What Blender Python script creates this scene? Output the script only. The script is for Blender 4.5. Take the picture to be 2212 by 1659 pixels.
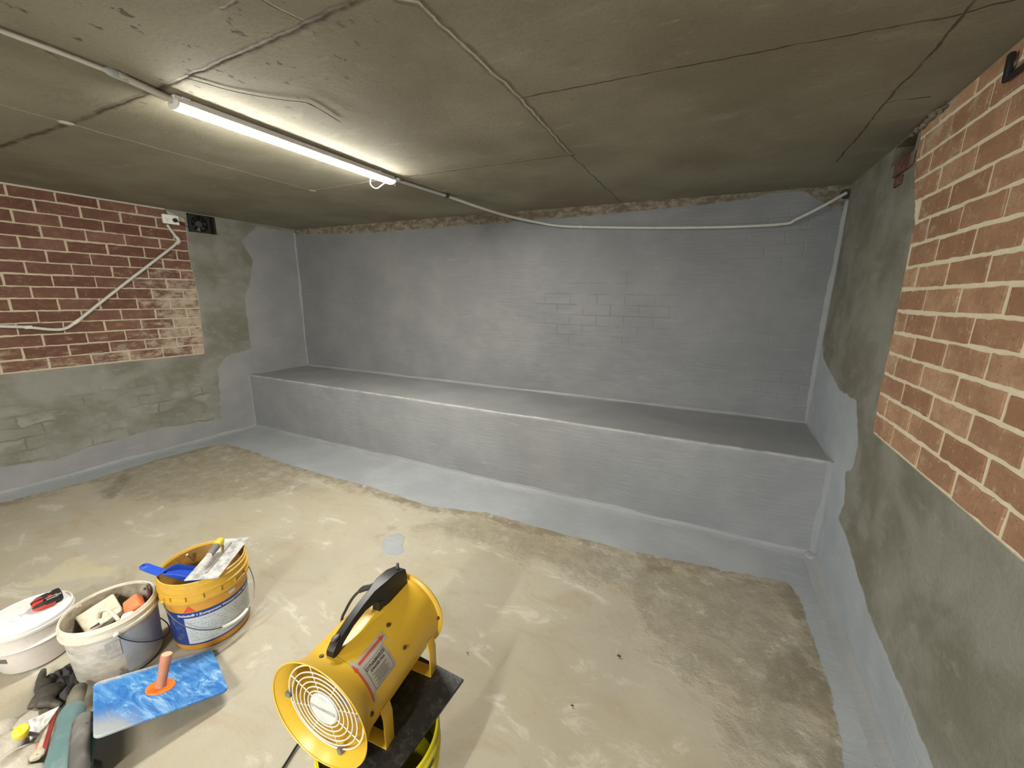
import bpy, bmesh, math, random
import numpy as np
from mathutils import Vector, Matrix, noise as mnoise
random.seed(7)
PI = math.pi
SC = bpy.context.scene
for _o in list(bpy.data.objects): bpy.data.objects.remove(_o)

# ---------------------------------------------------------------- camera
F_PX, YAW, PITCH, ROLL = 837.955, -0.4165, 0.2208, 0.0139
CAM = Vector((4.6758, -3.6477, 1.6033))
_f = Vector((math.sin(YAW)*math.cos(PITCH), math.cos(YAW)*math.cos(PITCH), -math.sin(PITCH)))
_r0 = Vector((math.cos(YAW), -math.sin(YAW), 0)); _u0 = _r0.cross(_f)
_r = _r0*math.cos(ROLL) + _u0*math.sin(ROLL); _u = _u0*math.cos(ROLL) - _r0*math.sin(ROLL)
cd = bpy.data.cameras.new('camera'); cam = bpy.data.objects.new('camera', cd); SC.collection.objects.link(cam)
cd.sensor_width = 36; cd.sensor_fit = 'HORIZONTAL'; cd.lens = F_PX/2212*36; cd.clip_start = 0.02
R3 = Matrix((_r, _u, -_f)).transposed()
cam.matrix_world = Matrix.Translation(CAM) @ R3.to_4x4()
SC.camera = cam

# ---------------------------------------------------------------- world, daylight, exposure
LAMP_E = 72.0
REAR_E = 66.0
FILL_R = 142.0
DAY_W = 22.0
w = bpy.data.worlds.new('world'); SC.world = w; w.use_nodes = True
w.node_tree.nodes['Background'].inputs[0].default_value = (0.55, 0.66, 0.85, 1)
w.node_tree.nodes['Background'].inputs[1].default_value = 0.1
SC.view_settings.view_transform = 'Standard'; SC.view_settings.look = 'None'
SC.view_settings.exposure = 2.0; SC.view_settings.gamma = 1.0; SC.view_settings.use_curve_mapping = False
ld = bpy.data.lights.new('daylight', 'AREA'); ld.shape = 'RECTANGLE'; ld.size = 1.7; ld.size_y = 2.0
ld.energy = DAY_W; ld.color = (0.72, 0.86, 1.0)
lo = bpy.data.objects.new('daylight', ld); SC.collection.objects.link(lo)
lo.location = (4.6, -7.3, 1.05); lo.rotation_euler = (math.radians(90), 0, 0)   # in the doorway, shining into the room

# ---------------------------------------------------------------- pixel -> place helpers
def ray(x, y): return _f + _r*((x-1106)/F_PX) - _u*((y-829.5)/F_PX)
def atz(x, y, z): d = ray(x, y); return CAM + d*((z-CAM.z)/d.z)
def aty(x, y, Y=0.0): d = ray(x, y); return CAM + d*((Y-CAM.y)/d.y)
AL, AR, W, H = -0.0777, -0.0597, 5.634, 2.4
BD, BD2, BH = 0.757, 0.843, 0.6516
NL = Vector((1, AL, 0)).normalized(); NR = -Vector((1, AR, 0)).normalized()
def Lw(t, z, off=0.0): return Vector((AL*t, -t, z)) + NL*off
def Rw(t, z, off=0.0): return Vector((W+AR*t, -t, z)) + NR*off
def atL(x, y, off=0.0):
    d = ray(x, y); k = (off-(CAM.x+AL*CAM.y))/(d.x+AL*d.y); p = CAM+d*k; return (-p.y, p.z)
def atR(x, y):
    d = ray(x, y); k = (W-CAM.x-AR*CAM.y)/(d.x+AR*d.y); p = CAM+d*k; return (-p.y, p.z)

# ---------------------------------------------------------------- node helpers
class NT:
    def __init__(s, name):
        s.m = bpy.data.materials.new(name); s.m.use_nodes = True; s.t = s.m.node_tree
        s.p = s.t.nodes['Principled BSDF']
    def _in(s, sock, v):
        if v is None: return
        if isinstance(v, bpy.types.NodeSocket): s.t.links.new(v, sock)
        else:
            if isinstance(v, (tuple, list)) and len(v) == 3 and sock.type == 'RGBA': v = (*v, 1)
            sock.default_value = v
    def math(s, op, a, b=None, c=None):
        n = s.t.nodes.new('ShaderNodeMath'); n.operation = op
        s._in(n.inputs[0], a); s._in(n.inputs[1], b); s._in(n.inputs[2], c); return n.outputs[0]
    def vmath(s, op, a, b=None):
        n = s.t.nodes.new('ShaderNodeVectorMath'); n.operation = op
        s._in(n.inputs[0], a); s._in(n.inputs[1], b)
        return n.outputs['Value'] if op in ('LENGTH', 'DISTANCE', 'DOT_PRODUCT') else n.outputs[0]
    def obj(s): return s.t.nodes.new('ShaderNodeTexCoord').outputs['Object']
    def uv(s): return s.t.nodes.new('ShaderNodeTexCoord').outputs['UV']
    def attr(s, name):
        n = s.t.nodes.new('ShaderNodeAttribute'); n.attribute_name = name; return n.outputs['Fac']
    def attrc(s, name):
        n = s.t.nodes.new('ShaderNodeAttribute'); n.attribute_name = name; return n.outputs['Color']
    def mapv(s, v, scale=(1, 1, 1), rot=(0, 0, 0), loc=(0, 0, 0)):
        n = s.t.nodes.new('ShaderNodeMapping'); s._in(n.inputs[0], v)
        n.inputs['Scale'].default_value = scale; n.inputs['Rotation'].default_value = rot; n.inputs['Location'].default_value = loc
        return n.outputs[0]
    def noise(s, v, scale=5, detail=4, rough=0.55, dist=0.0):
        n = s.t.nodes.new('ShaderNodeTexNoise'); s._in(n.inputs['Vector'], v)
        n.inputs['Scale'].default_value = scale; n.inputs['Detail'].default_value = detail
        n.inputs['Roughness'].default_value = rough; n.inputs['Distortion'].default_value = dist
        return n.outputs['Fac']
    def vor(s, v, scale=5, feature='F1', out='Distance'):
        n = s.t.nodes.new('ShaderNodeTexVoronoi'); s._in(n.inputs['Vector'], v); n.feature = feature
        n.inputs['Scale'].default_value = scale; return n.outputs[out]
    def rng(s, v, a, b, c=0.0, d=1.0, smooth=True):
        n = s.t.nodes.new('ShaderNodeMapRange'); n.interpolation_type = 'SMOOTHSTEP' if smooth else 'LINEAR'
        s._in(n.inputs[0], v)
        for i, x in enumerate((a, b, c, d)): s._in(n.inputs[i+1], x)
        return n.outputs[0]
    def mix(s, f, a, b, mode='MIX'):
        n = s.t.nodes.new('ShaderNodeMix'); n.data_type = 'RGBA'; n.blend_type = mode
        s._in(n.inputs[0], f); s._in(n.inputs[6], a); s._in(n.inputs[7], b); return n.outputs[2]
    def bump(s, h, strength=0.5, dist=0.01, prev=None):
        n = s.t.nodes.new('ShaderNodeBump'); s._in(n.inputs['Height'], h)
        n.inputs['Strength'].default_value = strength; n.inputs['Distance'].default_value = dist
        if prev is not None: s._in(n.inputs['Normal'], prev)
        return n.outputs[0]
    def out(s, col, rough=0.7, normal=None, metal=0.0, spec=0.5, coat=None):
        s._in(s.p.inputs['Base Color'], col); s._in(s.p.inputs['Roughness'], rough)
        if normal is not None: s._in(s.p.inputs['Normal'], normal)
        s._in(s.p.inputs['Metallic'], metal); s._in(s.p.inputs['Specular IOR Level'], spec)
        if coat: s.p.inputs['Coat Weight'].default_value = coat
        return s.m

def plain(name, col, rough=0.5, metal=0.0, grime=0.0, gcol=(.3, .28, .24), gscale=12, bmp=0.0, spec=0.5):
    n = NT(name); v = n.obj(); c = (*col, 1)
    if grime > 0:
        f = n.rng(n.noise(v, gscale, 6, .65), .62-.3*grime, .72, 0, min(1, .35+grime*.6))
        c = n.mix(f, c, (*gcol, 1))
    var = n.noise(v, 30, 3)
    c = n.mix(.12, c, n.mix(var, (0, 0, 0, 1), (1, 1, 1, 1)), 'OVERLAY')
    nb = n.bump(n.noise(v, 60, 4), bmp, .004) if bmp > 0 else None
    return n.out(c, rough, nb, metal, spec)

def segdist(n, v, a, b):
    """distance in the ceiling/floor plane from v to the segment a-b"""
    ab = (b[0]-a[0], b[1]-a[1], 0.0); L2 = ab[0]**2+ab[1]**2
    pa = n.vmath('SUBTRACT', v, (a[0], a[1], 0.0))
    t = n.math('DIVIDE', n.vmath('DOT_PRODUCT', pa, ab), L2)
    n_ = n.t.nodes.new('ShaderNodeClamp'); n.t.links.new(t, n_.inputs[0]); t = n_.outputs[0]
    cv = n.t.nodes.new('ShaderNodeVectorMath'); cv.operation = 'SCALE'; cv.inputs[0].default_value = ab
    n.t.links.new(t, cv.inputs['Scale'])
    return n.vmath('LENGTH', n.vmath('SUBTRACT', pa, cv.outputs[0]))

# ---------------------------------------------------------------- mesh helpers
def setp(o, label=None, cat=None, group=None, kind=None):
    if label: o['label'] = label
    if cat: o['category'] = cat
    if group: o['group'] = group
    if kind: o['kind'] = kind
    return o
def empty(name, loc, label=None, cat=None, group=None):
    o = bpy.data.objects.new(name, None); SC.collection.objects.link(o); o.location = loc
    o.empty_display_size = .05
    return setp(o, label, cat, group)
class MB:
    def __init__(s, M=None): s.v = []; s.f = []; s.M = M or Matrix.Identity(4)
    def add(s, vs, fs):
        k = len(s.v); s.v += [s.M @ Vector(p) for p in vs]; s.f += [[i+k for i in f] for f in fs]; return s
    def box(s, c, size, rot=None, taper=1.0):
        x, y, z = [a/2 for a in size]; vs = []
        for dz in (-1, 1):
            k = taper if dz > 0 else 1
            for a, b in ((-1, -1), (1, -1), (1, 1), (-1, 1)):
                p = Vector((a*x*k, b*y*k, dz*z))
                if rot is not None: p = rot @ p
                vs.append(p+Vector(c))
        return s.add(vs, [(3, 2, 1, 0), (4, 5, 6, 7), (0, 1, 5, 4), (1, 2, 6, 5), (2, 3, 7, 6), (3, 0, 4, 7)])
    def lathe(s, prof, seg=48, c=(0, 0, 0), axis='z', a0=0, a1=2*PI):
        full = abs(a1-a0-2*PI) < 1e-6; n = seg if full else seg+1; vs = []; fs = []
        for r, h in prof:
            for i in range(n):
                a = a0+(a1-a0)*i/seg; p = (r*math.cos(a), r*math.sin(a), h)
                if axis == 'x': p = (h, p[0], p[1])
                vs.append((p[0]+c[0], p[1]+c[1], p[2]+c[2]))
        for j in range(len(prof)-1):
            for i in range(seg):
                i2 = (i+1) % n if full else i+1
                fs.append((j*n+i, j*n+i2, (j+1)*n+i2, (j+1)*n+i))
        return s.add(vs, fs)
    def tube(s, pts, r, seg=10, closed=False, caps=True, flat=1.0):
        pts = [Vector(p) for p in pts]; n = len(pts); vs = []; fs = []
        rs = r if isinstance(r, (list, tuple)) else [r]*n
        up = None
        for i, p in enumerate(pts):
            if closed: d = pts[(i+1) % n]-pts[i-1]
            else: d = pts[min(i+1, n-1)]-pts[max(i-1, 0)]
            d.normalize()
            if up is None:
                up = Vector((0, 0, 1)) if abs(d.z) < .9 else Vector((1, 0, 0))
            a = up - d*up.dot(d); a.normalize(); up = a; b = d.cross(a)
            for k in range(seg):
                t = 2*PI*k/seg; vs.append(p + a*math.cos(t)*rs[i]*flat + b*math.sin(t)*rs[i])
        m = n if closed else n-1
        for i in range(m):
            for k in range(seg):
                j = (i+1) % n; k2 = (k+1) % seg
                fs.append((i*seg+k, i*seg+k2, j*seg+k2, j*seg+k))
        if not closed and caps:
            fs.append(tuple(reversed(range(seg)))); fs.append(tuple((n-1)*seg+k for k in range(seg)))
        return s.add(vs, fs)
    def prism(s, poly, e, z0=0):
        """polygon (3-D points) extruded by vector e"""
        n = len(poly); vs = [Vector(p) for p in poly]+[Vector(p)+Vector(e) for p in poly]
        return s.add(vs, [tuple(reversed(range(n))), tuple(range(n, 2*n))]+[(i, (i+1) % n, n+(i+1) % n, n+i) for i in range(n)])
    def ball(s, c, r, seg=20, rings=12, sc=(1, 1, 1), rot=None):
        vs = []; fs = []
        for j in range(rings+1):
            th = PI*j/rings
            for i in range(seg):
                a = 2*PI*i/seg; p = Vector((r*math.sin(th)*math.cos(a)*sc[0], r*math.sin(th)*math.sin(a)*sc[1], r*math.cos(th)*sc[2]))
                if rot is not None: p = rot @ p
                vs.append(p+Vector(c))
        for j in range(rings):
            for i in range(seg): fs.append((j*seg+i, (j+1)*seg+i, (j+1)*seg+(i+1) % seg, j*seg+(i+1) % seg))
        return s.add(vs, fs)
    def jitter(s, amp, scale=20):
        out = []
        for p in s.v:
            q = Vector(p)*scale; out.append(p+Vector((mnoise.noise(q), mnoise.noise(q+Vector((9, 3, 1))), mnoise.noise(q+Vector((2, 7, 5)))))*amp)
        s.v = out; return s
    def build(s, name, mat, parent=None, bevel=0, sub=0, smooth=True, angle=35, solid=0, remesh=0):
        me = bpy.data.meshes.new(name)
        off = Vector((0, 0, 0))
        if parent is None and s.v:
            lo_ = [min(p[i] for p in s.v) for i in range(3)]; hi_ = [max(p[i] for p in s.v) for i in range(3)]
            off = Vector(((lo_[0]+hi_[0])/2, (lo_[1]+hi_[1])/2, lo_[2]))
        me.from_pydata([tuple(p-off) for p in s.v], [], s.f); me.validate()
        bm = bmesh.new(); bm.from_mesh(me); bmesh.ops.remove_doubles(bm, verts=bm.verts, dist=1e-6)
        bmesh.ops.recalc_face_normals(bm, faces=bm.faces); bm.to_mesh(me); bm.free()
        for m_ in (mat if isinstance(mat, (list, tuple)) else [mat]): me.materials.append(m_)
        if smooth:
            for p in me.polygons: p.use_smooth = True
            if not sub and not remesh: me.set_sharp_from_angle(angle=math.radians(angle))
        o = bpy.data.objects.new(name, me); SC.collection.objects.link(o)
        if parent is not None:
            o.parent = parent; o.matrix_parent_inverse = world_of(parent).inverted()
        else: o.location = off
        if remesh:
            md = o.modifiers.new('remesh', 'REMESH'); md.mode = 'VOXEL'; md.voxel_size = remesh; md.use_smooth_shade = True
            md = o.modifiers.new('smooth', 'SMOOTH'); md.iterations = 6; md.factor = .5
        if solid:
            md = o.modifiers.new('solid', 'SOLIDIFY'); md.thickness = solid; md.offset = 0
        if bevel:
            md = o.modifiers.new('bevel', 'BEVEL'); md.width = bevel; md.segments = 3; md.limit_method = 'ANGLE'; md.angle_limit = math.radians(40)
        if sub:
            md = o.modifiers.new('sub', 'SUBSURF'); md.levels = sub; md.render_levels = sub
        return o
def world_of(o):
    m = Matrix.Translation(o.location)
    if o.parent is not None: m = world_of(o.parent) @ o.matrix_parent_inverse @ m
    return m
def text_geo(body, size, align='CENTER', bold=0.0):
    cu = bpy.data.curves.new('text', 'FONT'); cu.body = body; cu.size = size; cu.align_x = align; cu.align_y = 'CENTER'; cu.offset = bold
    cu.resolution_u = 3
    o = bpy.data.objects.new('text', cu); SC.collection.objects.link(o)
    dg = bpy.context.evaluated_depsgraph_get(); me = o.evaluated_get(dg).to_mesh()
    vs = [tuple(v.co) for v in me.vertices]; fs = [tuple(p.vertices) for p in me.polygons]
    o.evaluated_get(dg).to_mesh_clear(); bpy.data.objects.remove(o); bpy.data.curves.remove(cu)
    return vs, fs
def resample(pts, n):
    """Catmull-Rom through points"""
    P = [Vector(p) for p in pts]; P = [P[0]*2-P[1]]+P+[P[-1]*2-P[-2]]; out = []
    for i in range(1, len(P)-2):
        for k in range(n):
            t = k/n; a, b, c, d = P[i-1:i+3]
            out.append(.5*((2*b)+(c-a)*t+(2*a-5*b+4*c-d)*t*t+(3*b-a-3*c+d)*t**3))
    out.append(P[-2]); return out

def sdpoly(P, poly):
    """signed distance (+ inside) of Nx2 points to polygon"""
    P = np.asarray(P, float); A = np.asarray(poly, float); B = np.roll(A, -1, 0)
    best = np.full(len(P), 1e9); inside = np.zeros(len(P), bool)
    for a, b in zip(A, B):
        ab = b-a; t = np.clip(((P-a)@ab)/max(ab@ab, 1e-12), 0, 1)
        best = np.minimum(best, np.hypot(*(P-(a+t[:, None]*ab)).T))
        c = (a[1] > P[:, 1]) != (b[1] > P[:, 1])
        with np.errstate(divide='ignore', invalid='ignore'):
            x = (b[0]-a[0])*(P[:, 1]-a[1])/(b[1]-a[1])+a[0]
        inside ^= c & (P[:, 0] < x)
    return np.where(inside, best, -best)

def surf(name, us, vs_, fn, mats, attrs, back=None, skip=None, disp=None):
    """grid surface with UV in metres, float attributes, and a slab behind"""
    nu, nv = len(us), len(vs_); uu, vv = np.meshgrid(us, vs_, indexing='ij'); P2 = np.stack([uu.ravel(), vv.ravel()], 1)
    D = disp(P2) if disp else np.zeros(len(P2))
    verts = [tuple(fn(u, v, d)) for (u, v), d in zip(P2, D)]
    faces = []
    for i in range(nu-1):
        for j in range(nv-1):
            if skip and skip((us[i]+us[i+1])/2, (vs_[j]+vs_[j+1])/2): continue
            faces.append((i*nv+j, (i+1)*nv+j, (i+1)*nv+j+1, i*nv+j+1))
    nfront = len(faces)
    if back:   # solid slab: 4 back corners, closing faces
        k = len(verts); cs = [(us[0], vs_[0]), (us[-1], vs_[0]), (us[-1], vs_[-1]), (us[0], vs_[-1])]
        verts += [tuple(fn(u, v, -.004)) for u, v in cs]+[tuple(fn(u, v, -back)) for u, v in cs]
        faces += [(k+4, k+5, k+6, k+7)]+[(k+i, k+(i+1) % 4, k+4+(i+1) % 4, k+4+i) for i in range(4)]
        P2 = np.concatenate([P2, np.array(cs*2)])
    me = bpy.data.meshes.new(name); me.from_pydata(verts, [], faces)
    for m in mats: me.materials.append(m)
    uvl = me.uv_layers.new(name='UVMap'); li = np.empty(len(me.loops), int); me.loops.foreach_get('vertex_index', li)
    uvl.data.foreach_set('uv', P2[li].ravel())
    for an, poly in attrs.items():
        at = me.attributes.new(an, 'FLOAT', 'POINT')
        val = poly(P2) if callable(poly) else sdpoly(P2, poly)
        at.data.foreach_set('value', np.asarray(val, float))
    me.polygons.foreach_set('use_smooth', [True]*nfront+[False]*(len(faces)-nfront))
    o = bpy.data.objects.new(name, me); SC.collection.objects.link(o)
    return setp(o, kind='structure')
def fr(a, b, st): return list(np.linspace(a, b, max(2, int(round((b-a)/st))+1)))

# ================================================================ SURFACE MATERIALS
_g = aty(1270, 680); GX, GZ = _g.x, _g.z   # where the brick texture shows through the coating
MEM = (.23, .23, .23)      # blue-grey waterproofing coat
def membrane(n, uv, k=1.0, blue=1.0):
    v1 = n.noise(uv, 2.2, 4, .6); v2 = n.noise(n.mapv(uv, (1.5, 9, 1)), 3, 5, .6)
    c = n.mix(n.rng(v1, .35, .7), (.225, .227, .230), (.268, .269, .268))
    c = n.mix(n.rng(v2, .56, .74, 0, .45), c, (.33, .33, .325))
    c = n.mix(n.rng(n.noise(uv, 120, 3, .7), .35, .7, 0, .22), c, (.15, .15, .15))
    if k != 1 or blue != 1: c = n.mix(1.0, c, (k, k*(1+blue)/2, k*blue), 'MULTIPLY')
    return c
def mem_height(n, uv, ghost=True):
    h = n.math('MULTIPLY', n.noise(uv, 90, 3, .6), .25)
    h = n.math('ADD', h, n.math('MULTIPLY', n.noise(n.mapv(uv, (1.2, 10, 1)), 5, 6, .62), 1.1))
    h = n.math('ADD', h, n.math('MULTIPLY', n.noise(uv, 4, 3), 1.2))
    if ghost:
        b = n.t.nodes.new('ShaderNodeTexBrick'); n._in(b.inputs['Vector'], uv)
        b.inputs['Scale'].default_value = 1; b.inputs['Brick Width'].default_value = .252; b.inputs['Row Height'].default_value = .0963
        b.inputs['Mortar Size'].default_value = .006; b.inputs['Mortar Smooth'].default_value = .8
        g = n.math('MULTIPLY', b.outputs['Fac'], n.math('ADD', n.rng(n.noise(uv, 1.6, 3), .45, .70), n.math('MULTIPLY', n.rng(n.noise(uv, 6, 4, .6), .42, .58), n.rng(n.vmath('DISTANCE', n.mapv(uv, (1, 1.6, 1)), (GX, GZ*1.6, 0)), .25, .75, 2.6, 0))))
        h = n.math('SUBTRACT', h, n.math('MULTIPLY', g, .8))
    return h
def render_col(n, uv, ghost=0.0):
    a = n.noise(uv, 3, 5, .6, .4); b = n.noise(n.mapv(uv, (1, 2.2, 1), (0, 0, .5)), 7, 5, .65)
    c = n.mix(n.rng(a, .35, .65), (.15, .145, .112), (.225, .222, .195))
    c = n.mix(n.rng(b, .52, .75, 0, .6), c, (.27, .265, .24))
    c = n.mix(n.rng(n.noise(uv, 100, 4, .8), .45, .75, 0, .35), c, (.12, .115, .09))
    if ghost:
        wn = n.t.nodes.new('ShaderNodeTexNoise'); n._in(wn.inputs['Vector'], uv); wn.inputs['Scale'].default_value = 7; wn.inputs['Detail'].default_value = 4
        ws = n.t.nodes.new('ShaderNodeVectorMath'); ws.operation = 'SCALE'; n._in(ws.inputs[0], wn.outputs['Color']); ws.inputs['Scale'].default_value = .07
        br = n.t.nodes.new('ShaderNodeTexBrick'); n._in(br.inputs['Vector'], n.mapv(n.vmath('ADD', uv, ws.outputs[0]), loc=(.1, .03, 0)))
        br.inputs['Scale'].default_value = 1; br.inputs['Brick Width'].default_value = .254; br.inputs['Row Height'].default_value = .0963
        br.inputs['Mortar Size'].default_value = .014; br.inputs['Mortar Smooth'].default_value = 1.0
        br.inputs['Color1'].default_value = (.33, .325, .29, 1); br.inputs['Color2'].default_value = (.16, .155, .125, 1)
        br.inputs['Mortar'].default_value = (.105, .105, .085, 1)
        m = n.math('MULTIPLY', n.rng(n.noise(uv, 3.3, 4, .6), .46, .60), n.math('MULTIPLY', n.rng(n.vmath('DOT_PRODUCT', uv, (0, 1, 0)), .85, .6), ghost))
        c = n.mix(m, c, br.outputs['Color'])
    return c
def edge_mask(n, attr, uv, amp=.05, soft=.006):
    d = n.math('ADD', n.attr(attr), n.math('MULTIPLY', n.math('SUBTRACT', n.noise(uv, 9, 5, .6), .5), amp))
    return n.rng(d, -soft, soft)

def wall_material(name, ghost=0.0, brick=True, memghost=True, extra=None, mk=1.0, blue=1.0):
    n = NT(name); uv = n.uv()
    mm = edge_mask(n, 'mem', uv)
    c = n.mix(mm, render_col(n, uv, ghost), membrane(n, uv, mk, blue))
    rough = n.mix(mm, (.85,)*3+(1,), (.5,)*3+(1,))
    h = n.mix(mm, n.math('MULTIPLY', n.noise(uv, 45, 6, .7), 2.0), mem_height(n, uv, memghost))
    if brick:
        bm = n.rng(n.attr('brk'), -.004, .004)
        mort = n.mix(n.noise(uv, 25, 5, .7), (.42, .36, .25) if not blue > 1 else (.60, .52, .37), (.58, .51, .38) if not blue > 1 else (.82, .74, .56))  # right wall mortar lightened as well, in place of stronger light there
        c = n.mix(bm, c, mort); h = n.mix(bm, h, n.math('MULTIPLY', n.noise(uv, 60, 5, .8), 4))
        rough = n.mix(bm, rough, (.9,)*3+(1,))
    if extra: c = extra(n, uv, c)
    nb = n.bump(h, .55, .0035)
    return n.out(c, rough, nb, spec=.4)

def brick_material(name, light):
    n = NT(name); uv = n.uv(); t = n.attr('tone'); hz = n.attr('haze')
    c = n.mix(t, (.125, .056, .038), (.20, .105, .075)) if not light else n.mix(t, (.37, .20, .115), (.55, .34, .21))  # right wall brick lightened, left darkened: uneven lamp light put into the colour
    c = n.mix(n.rng(n.noise(uv, 22, 5, .7), .45, .75, 0, .45), c, (.34, .20, .125))
    c = n.mix(n.rng(n.noise(uv, 70, 4, .8), .5, .75, 0, .6), c, (.10, .042, .028)); c = n.mix(n.rng(n.noise(uv, 160, 3, .8), .55, .75, 0, .5), c, (.42, .30, .22))
    # mortar smeared over the faces
    s = n.math('ADD', n.noise(n.mapv(uv, (1, 1.6, 1)), 8, 7, .72), n.math('MULTIPLY', hz, .33))
    s3 = n.noise(n.mapv(uv, (2.4, 1, 1)), 17, 7, .78)
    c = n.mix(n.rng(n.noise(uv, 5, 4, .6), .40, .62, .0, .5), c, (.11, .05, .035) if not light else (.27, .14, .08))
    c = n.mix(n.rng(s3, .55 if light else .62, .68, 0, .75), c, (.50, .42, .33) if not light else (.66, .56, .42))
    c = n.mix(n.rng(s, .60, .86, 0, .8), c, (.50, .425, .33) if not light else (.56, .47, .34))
    sp = n.noise(uv, 34, 2, .5)
    c = n.mix(n.rng(sp, .74, .77), c, (.58, .5, .4))
    nb = n.bump(n.math('ADD', n.math('MULTIPLY', n.noise(uv, 90, 6, .8), 1.8), n.math('MULTIPLY', s, 1.2)), .8, .004)
    return n.out(c, .85, nb, spec=.25)

def ceiling_material():
    n = NT('cast concrete soffit'); v = n.obj()
    # world xy of the soffit; the slab object sits at the origin
    wob = n.t.nodes.new('ShaderNodeTexNoise'); n._in(wob.inputs['Vector'], v); wob.inputs['Scale'].default_value = 9; wob.inputs['Detail'].default_value = 5
    dv = n.vmath('SUBTRACT', wob.outputs['Color'], (.5, .5, .5))
    sc = n.t.nodes.new('ShaderNodeVectorMath'); sc.operation = 'SCALE'; n._in(sc.inputs[0], dv); sc.inputs['Scale'].default_value = .035
    v0 = n.vmath('MULTIPLY', v, (1, 1, 0)); vw = n.vmath('MULTIPLY', n.vmath('ADD', v0, sc.outputs[0]), (1, 1, 0))
    a = n.noise(v0, 1.3, 5, .6); b = n.noise(n.mapv(v0, (1, 2.5, 1), (0, 0, .3)), 3.5, 6, .65); g = n.noise(v0, 60, 4, .7)
    c = n.mix(n.rng(a, .35, .68), (.195, .177, .125), (.27, .252, .188))
    c = n.mix(n.rng(b, .55, .75, 0, .55), c, (.35, .33, .27))
    c = n.mix(n.rng(n.noise(v0, 6, 5, .7), .62, .72, 0, .6), c, (.17, .15, .108))
    c = n.mix(n.rng(g, .45, .8, 0, .35), c, (.12, .1, .07))
    c = n.mix(n.rng(n.noise(v0, 130, 3, .8), .5, .8, 0, .3), c, (.42, .40, .34))
    # pale scrape marks
    sm = n.math('MULTIPLY', n.rng(n.noise(n.mapv(v0, (1, 2.8, 1), (0, 0, .6)), 9, 6, .7), .60, .72), n.rng(n.noise(v0, 1.1, 2), .52, .62))
    c = n.mix(n.math('MULTIPLY', sm, .5), c, (.42, .36, .27))
    # dark pock marks around the crack
    pk = n.math('MULTIPLY', n.rng(n.noise(n.mapv(v0, (1.7, 1, 1), (0, 0, -.3)), 11, 5, .62), .615, .655), n.rng(n.vmath('DISTANCE', v0, (3.05, -2.85, 0)), .35, .95, 1, 0))
    c = n.mix(n.math('MULTIPLY', pk, .85), c, (.07, .055, .035))
    def dist(segs, vec):
        out = None
        for s_ in segs:
            for p, q in zip(s_, s_[1:]):
                d = segdist(n, vec, p, q); out = d if out is None else n.math('MINIMUM', out, d)
        return out
    P = lambda pts: [tuple(atz(x, y, H))[:2] for x, y in pts]
    ridge = dist([P([(860, 0), (910, 8), (1125, 212), (1235, 335)]), P([(860, 383), (1235, 332)])], vw)
    pale = dist([P([(-60, 210), (145, 266), (410, 340), (675, 412), (860, 383)])], vw)
    crack = dist([P([(900, -60), (640, 62), (350, 190), (155, 265), (-40, 330)])], vw)
    fine = dist([P([(1235, 335), (1342, 438)]), P([(1125, 212), (1500, 140), (2080, 30), (2212, -5)]), P([(2130, -20), (2020, 106), (1916, 218), (1808, 349)]), P([(1916, 222), (2010, 210)]), P([(561, -5), (651, 45)]), P([(480, 20), (512, 0)])], vw)
    k1 = n.rng(n.noise(v0, 14, 3), .3, .6, .35, 1)
    dk = n.math('MULTIPLY', n.rng(crack, .004, .022, 1, 0), k1)
    c = n.mix(n.math('MULTIPLY', dk, .85), c, (.06, .045, .028))
    c = n.mix(n.math('MULTIPLY', n.rng(n.math('ABSOLUTE', n.math('SUBTRACT', ridge, .012)), .002, .012, .6, 0), k1), c, (.08, .065, .04))
    c = n.mix(n.math('MULTIPLY', n.rng(ridge, .001, .006, .75, 0), k1), c, (.48, .45, .35))
    c = n.mix(n.rng(pale, .002, .006, .75, 0), c, (.52, .48, .38))
    c = n.mix(n.math('MULTIPLY', n.rng(fine, .001, .007, .85, 0), k1), c, (.07, .055, .035))
    for (x, y), r in (((145, 266), .035), ((675, 412), .03)):
        q = atz(x, y, H); dd = n.vmath('DISTANCE', vw, (q.x, q.y, 0)); c = n.mix(n.rng(dd, r*.6, r), n.mix(n.noise(v0, 40, 3), (.55, .5, .38), (.75, .7, .56)), c)
    # twisted tie-wire trace is real geometry; here only relief
    h = n.math('ADD', n.math('MULTIPLY', b, .8), n.math('MULTIPLY', g, .5))
    h = n.math('ADD', h, n.rng(ridge, .0, .010, 2.2, 0)); h = n.math('ADD', h, n.rng(pale, 0, .008, 2.0, 0))
    h = n.math('SUBTRACT', h, n.rng(crack, .0, .010, 1.2, 0)); h = n.math('SUBTRACT', h, n.math('MULTIPLY', n.rng(fine, 0, .007, 2.0, 0), k1))
    return n.out(c, .88, n.bump(h, .6, .004), spec=.3)

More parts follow.
